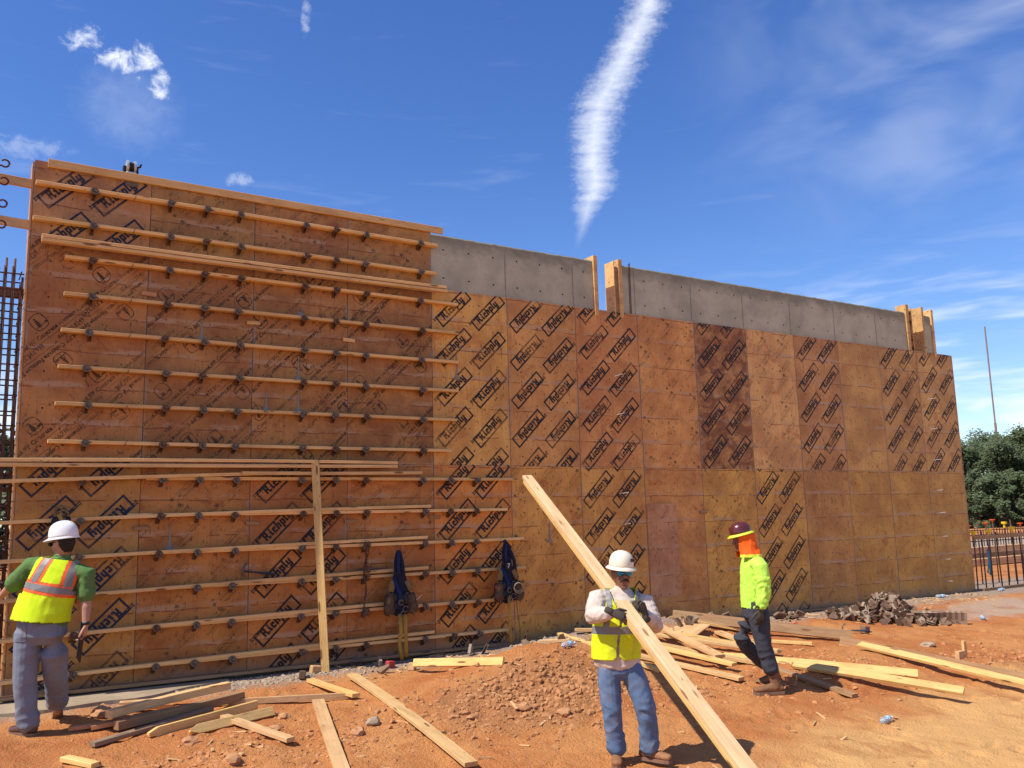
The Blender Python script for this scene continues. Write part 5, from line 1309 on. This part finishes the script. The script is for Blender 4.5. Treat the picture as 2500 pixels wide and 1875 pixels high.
for s1 in (-1, 1):
    for s2 in (-1, 1): wear('reflective_stripe', patch_of(vm, lambda c, n: c.z > 1.165 and .100 < s1*(c.x-cxv(c.z)) < .148 and s2*(c.y-.01) > 0, .005), M['grey_tape'], pc)
bm = bmesh.new(); box(bm, (.070, -.172, 1.055), (.115, -.166, 1.085), .002); obj('pocket_badge', bm, M['blackp'], pc)
for nm, wr, dr, pn, sd, cu in (('glove', wri_r, (.86, -.12, -.34), (.15, .70, -.55), (.1, -.4, .9), (.35, .35, .3)), ('glove', wri_l, (-.30, -.10, .95), (-.75, -.55, .0), (-.1, .9, .1), (.55, .75, .6))):
    bm = bmesh.new(); hand(bm, wr, dr, pn, sd, cu, 1.12, .07, .5); w_ = Vector(wr); d_ = Vector(dr).normalized(); loft(bm, [(w_-d_*.055, .036, .034), (w_-d_*.01, .034, .030)], 10); obj(nm, bm, M['glove'], pc, True)
boot(pc, (-.125, .04, .0), (-.10, -1.0), 1.0, M['tan_boot'], M['sole'])
boot(pc, (.145, .03, .02), (.80, -.60), 1.0, M['tan_boot'], M['sole'])
hh, HM = hard_hat(pc, HC+V3(0, .012, .064), R(8), R(6), R(4), M['hat_cream'], True, (.108, .126, .136), .028, .012)
bm = bmesh.new(); box(bm, (-.018, -.0015, -.015), (.018, .0015, .015), .001); q = obj('hat_sticker', bm, M['blackp']); q.parent = hh; q.matrix_basis = HM @ Matrix.Translation((.074, -.094, .066)) @ Matrix.Rotation(R(40), 4, 'Z') @ Matrix.Rotation(R(-14), 4, 'X')
HR = Matrix.Translation(HC) @ Matrix.Rotation(R(8), 4, 'Z') @ Matrix.Rotation(R(2), 4, 'X') @ Matrix.Scale(1.07, 4)
gl = bmesh.new()
for s_ in (-1, 1): tube(gl, [(s_*.066, -.088, .022), (s_*.080, -.04, .020), (s_*.082, .02, .012)], .0035, 6)
tube(gl, [(-.066, -.094, .024), (-.03, -.104, .028), (0, -.106, .026), (.03, -.104, .028), (.066, -.094, .024)], .0038, 6); bmesh.ops.transform(gl, matrix=HR, verts=gl.verts); g = obj('sunglasses', gl, M['blackp'], pc, True)
for s_ in (-1, 1):
    bm = bmesh.new(); loft(bm, [(V3(s_*.034, -.106, .010), .029, .021, (1, 0, 0)), (V3(s_*.034, -.100, .010), .029, .021, (1, 0, 0))], 14, round_ends=False); bmesh.ops.transform(bm, matrix=HR, verts=bm.verts); q = obj('lens', bm, M['lens'], None, True); q.parent = g
bm = bmesh.new()
for s_ in (-1, 1): loft(bm, [(V3(0, -.103, -.042), .009, .009), (V3(s_*.022, -.100, -.045), .009, .008), (V3(s_*.037, -.090, -.062), .005, .005)], 8)
bmesh.ops.transform(bm, matrix=HR, verts=bm.verts); obj('moustache', bm, M['hair'], pc, True)
bm = bmesh.new(); loft(bm, [(V3(0, .035, -.045), .068, .066, (1, 0, 0)), (V3(0, .030, .0), .0795, .086, (1, 0, 0)), (V3(0, .028, .05), .080, .088, (1, 0, 0))], 16); bmesh.ops.transform(bm, matrix=HR, verts=bm.verts); obj('hair', bm, M['hair'], pc, True)
# the two timbers he carries
tA = Vector((5.0486, -2.0161, 2.1872)); tv = Vector((-.25756, -.87472, -.41052)).normalized(); tE = tA+tv*5.12
e1 = CAM-(tA+tv*3.1); e1 = (e1-tv*e1.dot(tv)).normalized(); er = e1.cross(tv)
if er.dot(_r) < 0: er = -er
nf = (e1*math.cos(R(38))+er*math.sin(R(38))).normalized()
for k, (nm, lb, s0) in enumerate((('a', 'upper of the two bundled timbers carried on the shoulder', .0), ('b', 'lower of the two bundled timbers carried on the shoulder', .045))):
    a = tA-nf*(.0205+.041*k)+tv*s0; b_ = tE-nf*(.0205+.041*k)+tv*s0
    o = lumber('carried_timber', a, b_, 'yellow' if k else 'carry', .112, .040, up=nf) if 'carry' in M else None
    if o is None:
        M['carry'] = mat_lumber('clean_peach_pine', (.66, .42, .20), (.76, .53, .29), knot=(.30, .13, .05), dirt=.12); o = lumber('carried_timber', a, b_, 'carry', .112, .040, up=nf)
    tag(o, lb, 'timber')

# --- man walking away with a tablet ----------------------------------------
pl_ = empty('person', (.147, -1.452, gz(.147, -1.452)), -YAW); pl_.scale = (1.0,)*3
tag(pl_, 'man in white hard hat and striped lime vest walking away with tablet', 'person')
LHC = V3(.185, .02, 1.665)
shL, shR = V3(-.060, .03, 1.495), V3(.385, .03, 1.425)
def chest(z):   # torso centre leans to the right with height
    return .045+.140*(z-.98)/.55
def body(bm):
    head(bm, LHC, R(-112), R(6), 1.02)
    loft(bm, [(V3(.175, .03, 1.40), .08, .075), (V3(.18, .03, 1.50), .062, .066), (V3(.187, .03, 1.61), .056, .062)], 12)
    loft(bm, [(V3(.05, 0, .92), .14, .10, (1, 0, 0)), (V3(.08, 0, 1.1), .14, .10, (1, 0, 0)), (V3(.15, .02, 1.36), .16, .10, (1, 0, 0)), (V3(.17, .03, 1.45), .13, .08, (1, 0, 0))], 14)
    loft(bm, [(shL, .055, .055), (V3(-.29, .10, 1.32), .043, .043), (V3(-.46, .20, 1.19), .028, .028)], 10)
    loft(bm, [(shR, .056, .056), (V3(.425, .02, 1.17), .044, .044), (V3(.432, .0, 1.10), .045, .043), (V3(.445, -.02, .96), .029, .026)], 12)
    loft(bm, [(V3(-.04, 0, .90), .08, .08), (V3(-.075, .0, .48), .05, .05), (V3(-.055, .06, .10), .036, .036)], 10)
    loft(bm, [(V3(.130, 0, .90), .07, .07), (V3(.135, .06, .72), .06, .06), (V3(.092, .19, .50), .05, .05), (V3(-.012, .47, .12), .036, .036)], 10)
bmesh_me = vox_mesh(body, .0065, 3)
bm = bmesh.new(); bm.from_mesh(bmesh_me); hand(bm, V3(.448, -.022, .945), (-.08, -.05, -1), (-.95, -.1, 0), (0, -1, .1), (.45, .55, .5), 1.02, .05, .3); hand(bm, V3(-.46, .20, 1.19), (-.8, .3, -.4), (0, 0, -1), (0, -1, 0), (.3, .4, .3), 1.0); bm.to_mesh(bmesh_me); bm.free()
bmesh_me.polygons.foreach_set('use_smooth', [True]*len(bmesh_me.polygons)); wear('body', bmesh_me, M['skin'], pl_)
def trous(bm):
    loft(bm, [(V3(.050, 0, 1.06), .185, .130, (1, 0, 0)), (V3(.048, 0, .98), .210, .146, (1, 0, 0)), (V3(.045, .01, .88), .214, .150, (1, 0, 0))], 20)
    loft(bm, [(V3(-.065, 0, .90), .112, .128), (V3(-.072, 0, .72), .108, .115), (V3(-.080, .0, .52), .096, .10), (V3(-.075, .015, .36), .090, .092), (V3(-.062, .04, .20), .088, .090), (V3(-.055, .055, .10), .088, .094)], 16)
    loft(bm, [(V3(.150, 0, .90), .110, .128), (V3(.140, .06, .72), .106, .115), (V3(.095, .19, .50), .094, .10), (V3(.055, .30, .36), .088, .092), (V3(.008, .42, .24), .085, .088), (V3(-.004, .445, .20), .084, .088)], 16)
fd2 = folds(.009, (8, 8, 10), 5.3, .003)
wear('jeans', vox_mesh(trous, .0075, 4, lambda co, n: fd2(co, n)*(.5+.9*ss(.6, .15, co.z))), M['jean'], pl_)
tm = bpy.data.objects[[o.name for o in pl_.children if o.name.startswith('jeans')][0]].data
wear('pocket', patch_of(tm, lambda c, n: n.y < -.2 and .83 < c.z < .975 and -.16 < c.x < -.02, .004), M['jean'], pl_); wear('pocket', patch_of(tm, lambda c, n: n.y < -.2 and .83 < c.z < .975 and .09 < c.x < .22, .004), M['jean'], pl_)
def shirt(bm):
    loft(bm, [(V3(.055, 0, .99), .208, .146, (1, 0, 0)), (V3(.075, 0, 1.1), .208, .146, (1, 0, 0)), (V3(.125, .01, 1.3), .218, .138, (1, 0, 0)), (V3(.162, .025, 1.43), .205, .108, (1, 0, 0)), (V3(.178, .03, 1.535), .082, .08, (1, 0, 0))], 20)
    loft(bm, [(shL+V3(.06, 0, -.03), .088, .088), (shL+V3(-.03, .01, -.02), .084, .084), (V3(-.16, .05, 1.41), .082, .082), (V3(-.29, .10, 1.31), .078, .078)], 14)
    loft(bm, [(shR+V3(-.06, 0, -.02), .088, .088), (shR+V3(.03, 0, -.04), .080, .080), (V3(.410, .025, 1.29), .076, .076), (V3(.424, .02, 1.195), .074, .074)], 14)
wear('polo_shirt', vox_mesh(shirt, .009, 4, folds(.007, (11, 11, 13), 6.2, .002)), M['greenshirt'], pl_)
bm = bmesh.new(); loft(bm, [(V3(.180, .032, 1.525), .074, .076, (1, 0, 0)), (V3(.184, .03, 1.570), .068, .072, (1, 0, 0))], 18, False, 0, False); o = obj('collar', bm, M['greenshirt'], pl_, True)
def vest(bm):
    loft(bm, [(V3(.028, 0, .96), .256, .200, (1, 0, 0)), (V3(.040, 0, 1.04), .244, .190, (1, 0, 0)), (V3(.075, 0, 1.18), .232, .172, (1, 0, 0)), (V3(.120, .01, 1.32), .240, .155, (1, 0, 0)), (V3(.160, .025, 1.45), .236, .128, (1, 0, 0)), (V3(.175, .03, 1.525), .16, .094, (1, 0, 0))], 24)
def tx(c): return c.x-chest(c.z)
def vest_cut(c, n):
    x = tx(c)
    zz = c.z+.10*(c.x-.045)          # the hem hangs lower on the right
    if zz < 1.000: return True
    if c.z+.14*x > 1.528: return True
    if c.z > 1.24 and (x < -.195 or x > .215): return True
    return False
vm = vox_mesh(vest, .008, 4, folds(.007, (7, 7, 6), 7.7, .002), vest_cut)
wear('safety_vest', vm, M['hiviz'], pl_, .004)
def sb(lo, hi): return lambda c, n: lo < c.z+.20*(c.x-.08) < hi
wear('orange_border', patch_of(vm, sb(1.235, 1.345), .0045), M['org_tape'], pl_); wear('reflective_stripe', patch_of(vm, sb(1.262, 1.318), .007), M['grey_tape'], pl_)
for s0, sl_, lo_ in ((-.105, .16, 1.33), (.165, -.10, 1.30)):
    pr = lambda half: (lambda c, n: c.z+.20*(c.x-.08) > 1.33 and abs(tx(c)-s0-sl_*(c.z-1.40)) < half)
    for sd in (-1, 1):
        for nm, hw, of, mm in (('orange_border', .058, .0045, 'org_tape'), ('reflective_stripe', .029, .007, 'grey_tape')):
            f_ = pr(hw); wear(nm, patch_of(vm, lambda c, n: f_(c, n) and sd*(c.y-.025) > 0, of), M[mm], pl_)
boot(pl_, (-.055, .07, .0), (-.92, .35), 1.0, M['dress_boot'], M['sole'], shaft=.06)
boot(pl_, (-.012, .48, .045), (-.45, .9), 1.0, M['tan_boot'], M['sole'], pitch=R(36), shaft=.05)
hard_hat(pl_, LHC+V3(.005, .0, .062), R(-108), R(5), R(3), M['hat_white'], True, (.114, .136, .146), .010, .052)
HL = Matrix.Translation(LHC) @ Matrix.Rotation(R(-112), 4, 'Z') @ Matrix.Rotation(R(6), 4, 'X')
bm = bmesh.new(); loft(bm, [(V3(0, .050, -.055), .058, .050, (1, 0, 0)), (V3(0, .040, -.01), .078, .078, (1, 0, 0)), (V3(0, .034, .045), .081, .090, (1, 0, 0))], 16); bmesh.ops.transform(bm, matrix=HL, verts=bm.verts); obj('hair', bm, M['hair'], pl_, True)
bm = bmesh.new(); 
for s_ in (-1, 1): tube(bm, [(s_*.068, -.085, .022), (s_*.080, -.04, .020), (s_*.083, .02, .016)], .0038, 6)
for s_ in (-1, 1): loft(bm, [(V3(s_*.035, -.103, .010), .031, .021, (1, 0, 0)), (V3(s_*.036, -.097, .010), .031, .021, (1, 0, 0))], 12, round_ends=False)
bmesh.ops.transform(bm, matrix=HL, verts=bm.verts); obj('sunglasses', bm, M['blackp'], pl_, True)
bm = bmesh.new(); loft(bm, [(V3(.4445, -.020, .975), .034, .031), (V3(.4455, -.021, .950), .034, .031)], 14, round_ends=False); obj('watch', bm, M['blackp'], pl_, True)
bm = bmesh.new(); box(bm, (-.0045, -.09, -.155), (.0045, .09, .155), .002); o = obj('tablet', bm, M['blackp'])
o.matrix_basis = wm(pl_) @ Matrix.Translation((.412, -.03, .800)) @ Matrix.Rotation(R(14), 4, 'Z') @ Matrix.Rotation(R(-24), 4, 'X'); tag(o, 'black tablet held in the walking man\'s hand', 'tablet')

# --- man in the orange neck cover ------------------------------------------
pr_ = empty('person', (7.103, -3.503, gz(7.103, -3.503)), -YAW); pr_.scale = (1.0,)*3
tag(pr_, 'man in maroon hard hat with orange neck cover and lime long sleeved shirt', 'person')
RHC = V3(-.150, .0, 1.655)
def body(bm):
    head(bm, RHC, R(-90), R(14), 1.0)
    loft(bm, [(V3(-.06, .0, 1.38), .075, .075), (V3(-.09, .0, 1.50), .060, .062), (V3(-.12, 0, 1.60), .056, .06)], 12)
    loft(bm, [(V3(-.055, 0, .84), .09, .14, (1, 0, 0)), (V3(-.055, 0, 1.05), .095, .14, (1, 0, 0)), (V3(-.050, 0, 1.30), .10, .16, (1, 0, 0)), (V3(-.055, .0, 1.42), .08, .13, (1, 0, 0))], 14)
    loft(bm, [(V3(-.02, -.19, 1.38), .05, .05), (V3(.0, -.225, 1.13), .042, .042), (V3(-.055, -.235, .92), .028, .028)], 10)
    loft(bm, [(V3(-.02, .19, 1.38), .05, .05), (V3(.02, .225, 1.13), .042, .042), (V3(-.025, .235, .93), .028, .028)], 10)
    loft(bm, [(V3(-.045, -.09, .84), .08, .08), (V3(-.005, -.09, .50), .05, .05), (V3(.075, -.09, .12), .036, .036)], 10)
    loft(bm, [(V3(-.055, .09, .84), .08, .08), (V3(-.20, .12, .58), .05, .05), (V3(.20, .33, .16), .036, .036)], 10)
wear('body', vox_mesh(body, .0065, 3), M['skin_dark'], pr_)
def trous(bm):
    loft(bm, [(V3(-.050, 0, .98), .125, .165, (1, 0, 0)), (V3(-.050, 0, .90), .135, .175, (1, 0, 0)), (V3(-.048, 0, .82), .138, .178, (1, 0, 0))], 18)
    loft(bm, [(V3(-.040, -.085, .84), .118, .105, (1, 0, 0)), (V3(-.025, -.09, .68), .104, .10, (1, 0, 0)), (V3(-.005, -.09, .50), .085, .085, (1, 0, 0)), (V3(.030, -.09, .36), .080, .080, (1, 0, 0)), (V3(.060, -.09, .25), .076, .078, (1, 0, 0))], 16)
    loft(bm, [(V3(-.075, .085, .84), .112, .105), (V3(-.140, .10, .70), .100, .10), (V3(-.195, .12, .585), .088, .085), (V3(-.140, .17, .48), .082, .08), (V3(-.010, .23, .36), .078, .078), (V3(.105, .285, .26), .074, .076)], 16)
fd3 = folds(.009, (11, 11, 14), 8.3, .003)
wear('trousers', vox_mesh(trous, .0075, 4, lambda co, n: fd3(co, n)*(.5+.9*ss(.7, .2, co.z))), M['charcoal'], pr_)
def shirt(bm):
    loft(bm, [(V3(-.050, 0, .90), .146, .165, (1, 0, 0)), (V3(-.052, 0, 1.0), .146, .160, (1, 0, 0)), (V3(-.052, 0, 1.2), .140, .160, (1, 0, 0)), (V3(-.050, 0, 1.36), .128, .175, (1, 0, 0)), (V3(-.058, 0, 1.45), .098, .15, (1, 0, 0)), (V3(-.075, 0, 1.51), .070, .075, (1, 0, 0))], 20)
    for s_, dx in ((-1, 0), (1, .03)):
        loft(bm, [(V3(-.035+dx, s_*.15, 1.40), .088, .080, (1, 0, 0)), (V3(-.015+dx, s_*.20, 1.36), .086, .078, (1, 0, 0)), (V3(-.003+dx, s_*.222, 1.22), .080, .074, (1, 0, 0)), (V3(-.002+dx, s_*.228, 1.10), .074, .070, (1, 0, 0)), (V3(-.030+dx, s_*.234, .99), .064, .062, (1, 0, 0)), (V3(-.050+dx, s_*.236, .935), .050, .050, (1, 0, 0))], 14)
fs = folds(.008, (15, 15, 17), 9.1, .003)
wear('long_sleeved_shirt', vox_mesh(shirt, .0075, 3, lambda co, n: fs(co, n)*(.5+1.0*(co.y < -.15 and co.z < 1.25)), lambda c, n: c.z < .915+.25*max(0, c.x-.0)), M['hishirt'], pr_)
for s_, dx in ((-1, 0), (1, .03)):
    bm = bmesh.new(); w_ = V3(-.056+dx, s_*.237, .90); hand(bm, w_, (-.10, 0, -1), (-.2, -s_*1.0, 0), (-1, 0, 0), (.30, .35, .3), 1.12, .05, .4); loft(bm, [(w_+V3(.004, 0, .045), .037, .035), (w_, .036, .032)], 10); obj('glove', bm, M['glove'], pr_, True)
bm = bmesh.new(); loft(bm, [(V3(-.052, -.2365, .948), .054, .052), (V3(-.054, -.237, .928), .053, .051)], 14, round_ends=False); obj('watch', bm, M['blackp'], pr_, True)
boot(pr_, (.085, -.09, .0), (-1.0, -.06), 1.08, M['brown_boot'], M['sole'], shaft=.19, lean=(-.12, 0, 1))
boot(pr_, (.205, .34, .02), (-1.0, .05), 1.04, M['brown_boot'], M['sole'], pitch=R(12), shaft=.17, lean=(-.35, -.15, 1))
hh, HM = hard_hat(pr_, RHC+V3(-.004, 0, .070), R(-90), R(13), 0, M['hat_maroon'], True, (.108, .122, .126), .028, .012, False, M['hat_lime'])
for k, (a, z_, s_, mm) in enumerate(((-150, .060, .024, 'white'), (-25, .066, .020, 'orange'), (172, .05, .02, 'white'))):
    bm = bmesh.new(); ring = [(s_*math.cos(2*math.pi*j/14), s_*math.sin(2*math.pi*j/14)) for j in range(14)]
    bm.faces.new([bm.verts.new((p[0], 0, p[1])) for p in ring])
    q = obj('hat_sticker', bm, M[mm]); q.parent = hh; ang = R(a)
    # sits on the shell: outward direction by angle round the dome
    ex, ey = math.sin(ang)*.101, -math.cos(ang)*.114
    nrm_ = Vector((math.sin(ang)/.1135, -math.cos(ang)/.132, 3.2)).normalized(); xa = Vector((0, 0, 1)).cross(nrm_).normalized(); za = nrm_.cross(xa)
    q.matrix_basis = HM @ (Matrix((xa, nrm_, za)).transposed().to_4x4()) if False else HM @ Matrix.Translation((ex*1.03, ey*1.03, z_+.004)) @ Matrix((xa, nrm_, za)).transposed().to_4x4()
def cover(bm):
    loft(bm, [(V3(-.125, 0, 1.705), .112, .108, (1, 0, 0)), (V3(-.118, 0, 1.63), .118, .112, (1, 0, 0)), (V3(-.105, 0, 1.56), .126, .122, (1, 0, 0)), (V3(-.088, 0, 1.49), .134, .140, (1, 0, 0)), (V3(-.082, 0, 1.45), .138, .148, (1, 0, 0))], 20)
cm = vox_mesh(cover, .008, 3, folds(.011, (20, 20, 4), 3.3, .001), lambda c, n: (c.x < -.205+.10*max(0, 1.60-c.z) and abs(c.y) < .085) or c.z > 1.715 or c.z < 1.462)
wear('neck_cover', cm, M['neck_orange'], pr_, .003); wear('neck_cover_hem', patch_of(cm, lambda c, n: c.z < 1.492, .004), M['hat_lime'], pr_)

# ------------------------------------------------------------------ beyond the right end of the form
M['cap_y'] = plain('yellow_cap', (.85, .55, .02), .5, .1); M['cap_o'] = plain('orange_cap', (.72, .10, .02), .5, .1)
rn = random.Random(4)
def dowel(x, y, h, cap, lb='rusty rebar dowel standing beyond the right end of the form'):
    r = empty('rebar_dowel', (x, y, gz(x, y))); tag(r, lb, 'rebar', 'rebar dowels beyond the wall end')
    a, b_ = rn.uniform(-.02, .05), rn.uniform(-.03, .03)
    bm = bmesh.new(); tube(bm, [(0, 0, -.1), (a, b_, h)], .014, 7); obj('bar', bm, M['rebar'], r, True)
    if cap:
        bm = bmesh.new()
        if cap == 1: loft(bm, [((a, b_, h-.09), .022, .022), ((a, b_, h-.02), .026, .026), ((a, b_, h+.0), .058, .058), ((a, b_, h+.045), .060, .060)], 8, round_ends=False); mm = M['cap_y']
        else: loft(bm, [((a, b_, h-.06), .020, .020), ((a, b_, h-.005), .022, .022), ((a, b_, h), .062, .062), ((a, b_, h+.022), .064, .064)], 10, round_ends=False); mm = M['cap_o']
        obj('cap', bm, mm, r)
for k in range(13):
    dowel(17.35+.30*k, .12+rn.uniform(-.02, .02), 1.18+rn.uniform(-.05, .06), [1, 0, 1, 0, 0, 1, 0, 0, 1, 0, 1, 0, 1][k], 'rusty near-row dowel ' + ('with a yellow cap' if [1,0,1,0,0,1,0,0,1,0,1,0,1][k] else 'without a cap') + ' beyond the form end')
for k in range(14):
    c = [2, 0, 1, 2, 0, 2, 2, 1, 0, 2, 2, 0, 1, 2][k]
    dowel(17.5+.33*k, .85+rn.uniform(-.03, .03), 1.30+rn.uniform(-.05, .08), c, 'rusty far-row dowel ' + ['without a cap', 'with a yellow cap', 'with an orange cap'][c] + ' beyond the form end')
timber((17.30, .07, 1.10), (23.0, .07, 1.14), 'old', 'brown timber tied along the near row of rebar dowels', .08, .04, R(90))
timber((17.12, -.14, .05), (22.5, -.12, .09), 'old', 'brown board along the ground in front of the rebar dowels', .10, .05, R(90))
timber((17.5, 2.1, .55), (24.5, 2.1, .58), 'old', 'dark timber rail behind the far row of rebar dowels', .12, .05, R(90))
# teal sling tied to a dowel
bm = bmesh.new(); ribbon(bm, [(17.75, .06, .86), (17.70, .02, .60), (17.58, .0, .38), (17.66, .0, .34), (17.74, .03, .55), (17.78, .07, .82)], .05, .008)
M['teal'] = mat_cloth('teal_sling', (.03, .26, .33)); tag(obj('lifting_sling', bm, M['teal'], smooth=True), 'teal lifting sling looped over a rebar dowel', 'sling')
# low pale slab form with rebar mat farther back
bm = bmesh.new(); box(bm, (24, 6.5, -.1), (44, 12, .42), .02); tag(obj('concrete_slab', bm, M['slab']), 'pale low concrete slab beyond the rebar dowels', 'slab')
bm = bmesh.new()
for k in range(120):
    x = 24.2+.165*k; box(bm, (x-.01, 6.7, .42), (x+.01, 6.72, 1.05+.06*math.sin(k*1.7)))
for z in (.62, .82, .98): box(bm, (24, 6.70, z), (44, 6.73, z+.03))
tag(obj('rebar_mat', bm, M['rebar']), 'dark row of rebar standing on the pale slab', 'rebar', kind='stuff')
for k, (x, y, z, L, lb) in enumerate(((23.2, 4.4, .12, 7, 'pale timber stack lowest course beyond the dowels'), (23.6, 4.6, .42, 6.2, 'pale timber stack middle course beyond the dowels'))):
    timber((x, y, gz(x, y)+z), (x+L, y+.2, gz(x, y)+z+.03), 'pale', lb, .26, .20)
# radio mast
r = empty('radio_mast', (95.4, 43.1, -.5)); tag(r, 'thin reddish mast rising above the trees', 'mast')
bm = bmesh.new(); tube(bm, [(0, 0, 0), (0, 0, 11.5)], .13, 8); tube(bm, [(0, 0, 11.5), (0, 0, 22.2)], .085, 8); obj('pole', bm, plain('mast_red', (.22, .16, .15), .6, .2), r)
bm = bmesh.new(); box(bm, (-.6, -.6, -.4), (.6, .6, .25), .05); obj('base', bm, M['slab'], r)
# trees
def mat_leaf():
    mt, t, b = new_mat('foliage', .6, .25)
    oi = t.n('ShaderNodeObjectInfo'); P = t.n('ShaderNodeNewGeometry').outputs['Position']
    n = t.noise(P, .55, 4, .6); n2 = t.noise(P, 3.0, 3, .6)
    c = t.mix(n, (.036, .054, .022), (.100, .122, .050)); c = t.mix(t.math('MULTIPLY', n2, .45), c, (.075, .105, .038)); setc(t, b, c)
    b.inputs['Transmission Weight'].default_value = 0.0
    return mt
M['leaf'] = mat_leaf(); M['bark'] = plain('bark', (.10, .065, .045), .9, .4, 8, bmp=.6)
def tree(x, y, h, seed, label, spread=.42, n=9000, leaf=.24):
    rn = random.Random(seed); z0 = gz(x, y)-.15
    r = empty('tree', (x, y, z0)); tag(r, label, 'tree', 'trees beyond the site')
    bm = bmesh.new(); pts = [V3(0, 0, 0), V3(.1, .05, h*.25), V3(-.05, .12, h*.5), V3(.06, .0, h*.85)]
    tube(bm, pts, [h*.024, h*.019, h*.013, h*.004], 8); clumps = []
    for k in range(15):
        f = .10+.84*k/14; a = rn.uniform(0, 6.28); base = V3(.03, .05, h*f*.92); rad = h*spread*(1.05-.75*abs(f-.42)/.6)*rn.uniform(.6, 1.05)
        tip = base+V3(math.cos(a)*rad, math.sin(a)*rad, h*rn.uniform(.04, .14)); tube(bm, [base, base*.5+tip*.5+V3(0, 0, h*.02), tip], [h*.009, h*.006, h*.002], 6)
        for q in (.45, .75, 1.0): clumps.append((base*(1-q)+tip*q, h*rn.uniform(.045, .12)))
    for k in range(10): clumps.append((V3(rn.gauss(0, h*.09), rn.gauss(0, h*.09), h*rn.uniform(.72, 1.0)), h*rn.uniform(.06, .10)))
    obj('trunk', bm, M['bark'], r, True)
    V, F = [], []
    for k in range(n):
        c, s_ = clumps[rn.randrange(len(clumps))]
        d_ = V3(rn.gauss(0, 1), rn.gauss(0, 1), rn.gauss(0, .8)); d_.normalize(); p = c+d_*s_*rn.random()**.45*1.15
        u = V3(rn.gauss(0, 1), rn.gauss(0, 1), rn.gauss(0, .7)).normalized(); v = u.orthogonal().normalized(); L = leaf*rn.uniform(.6, 1.3); b0 = len(V)
        V += [p-u*L*.5, p+v*L*.32, p+u*L*.5, p-v*L*.32]; F.append((b0, b0+1, b0+2, b0+3))
    me = bpy.data.meshes.new('crown'); me.from_pydata(V, [], F); me.materials.append(M['leaf']); o = link('crown', me); o.parent = r
def polar(az_, d_): return CAM.x+d_*math.sin(az_), CAM.y+d_*math.cos(az_)
for k, (a_, d_, h, lb) in enumerate([(1.030,84,8.0,'green tree seen just past the right end of the form'),(1.046,88,8.3,'tall green tree beside the radio mast'),(1.060,82,7.4,'bushy green tree hiding the foot of the radio mast'),(1.074,86,8.2,'broad green tree farther along the tree line'),(1.092,84,8.6,'green tree toward the far end of the tree line'),(1.115,86,8.4,'green tree at the far end of the tree line'),(1.005,86,7.6,'green tree hidden behind the form end'),(1.053,98,9.4,'tall tree standing behind the others beside the mast'),(1.083,100,9.6,'tall tree standing behind the far end of the tree line'),
      (1.038,76,4.2,'low dark tree at the near edge of the tree line, next to the form'),(1.055,75,3.8,'low dark tree below the bushy tree at the mast'),(1.070,76,4.3,'low dark tree at the near edge below the broad tree'),(1.090,75,4.0,'low dark tree at the far end of the near edge'),(1.140,88,8.6,'green tree past the far end of the tree line'),(1.170,90,8.2,'second green tree past the far end of the tree line'),(1.205,92,8.8,'third green tree past the far end of the tree line')]):
    x, y = polar(a_, d_); tree(x, y, h*(.92 if h > 5 else 1), 30+k, lb, .46 if h > 5 else .75, 14000 if h > 5 else 8000, .21)
for k, (x, y, h, lb) in enumerate([(.35,25,5.6,'green tree seen through the rebar cage'),(-1.5,27,6.2,'taller green tree far beyond the rebar cage'),(2.4,28,6.0,'green tree beyond the form, hidden by the wall')]):
    tree(x, y, h, 60+k, lb, .46, 7000, .22)
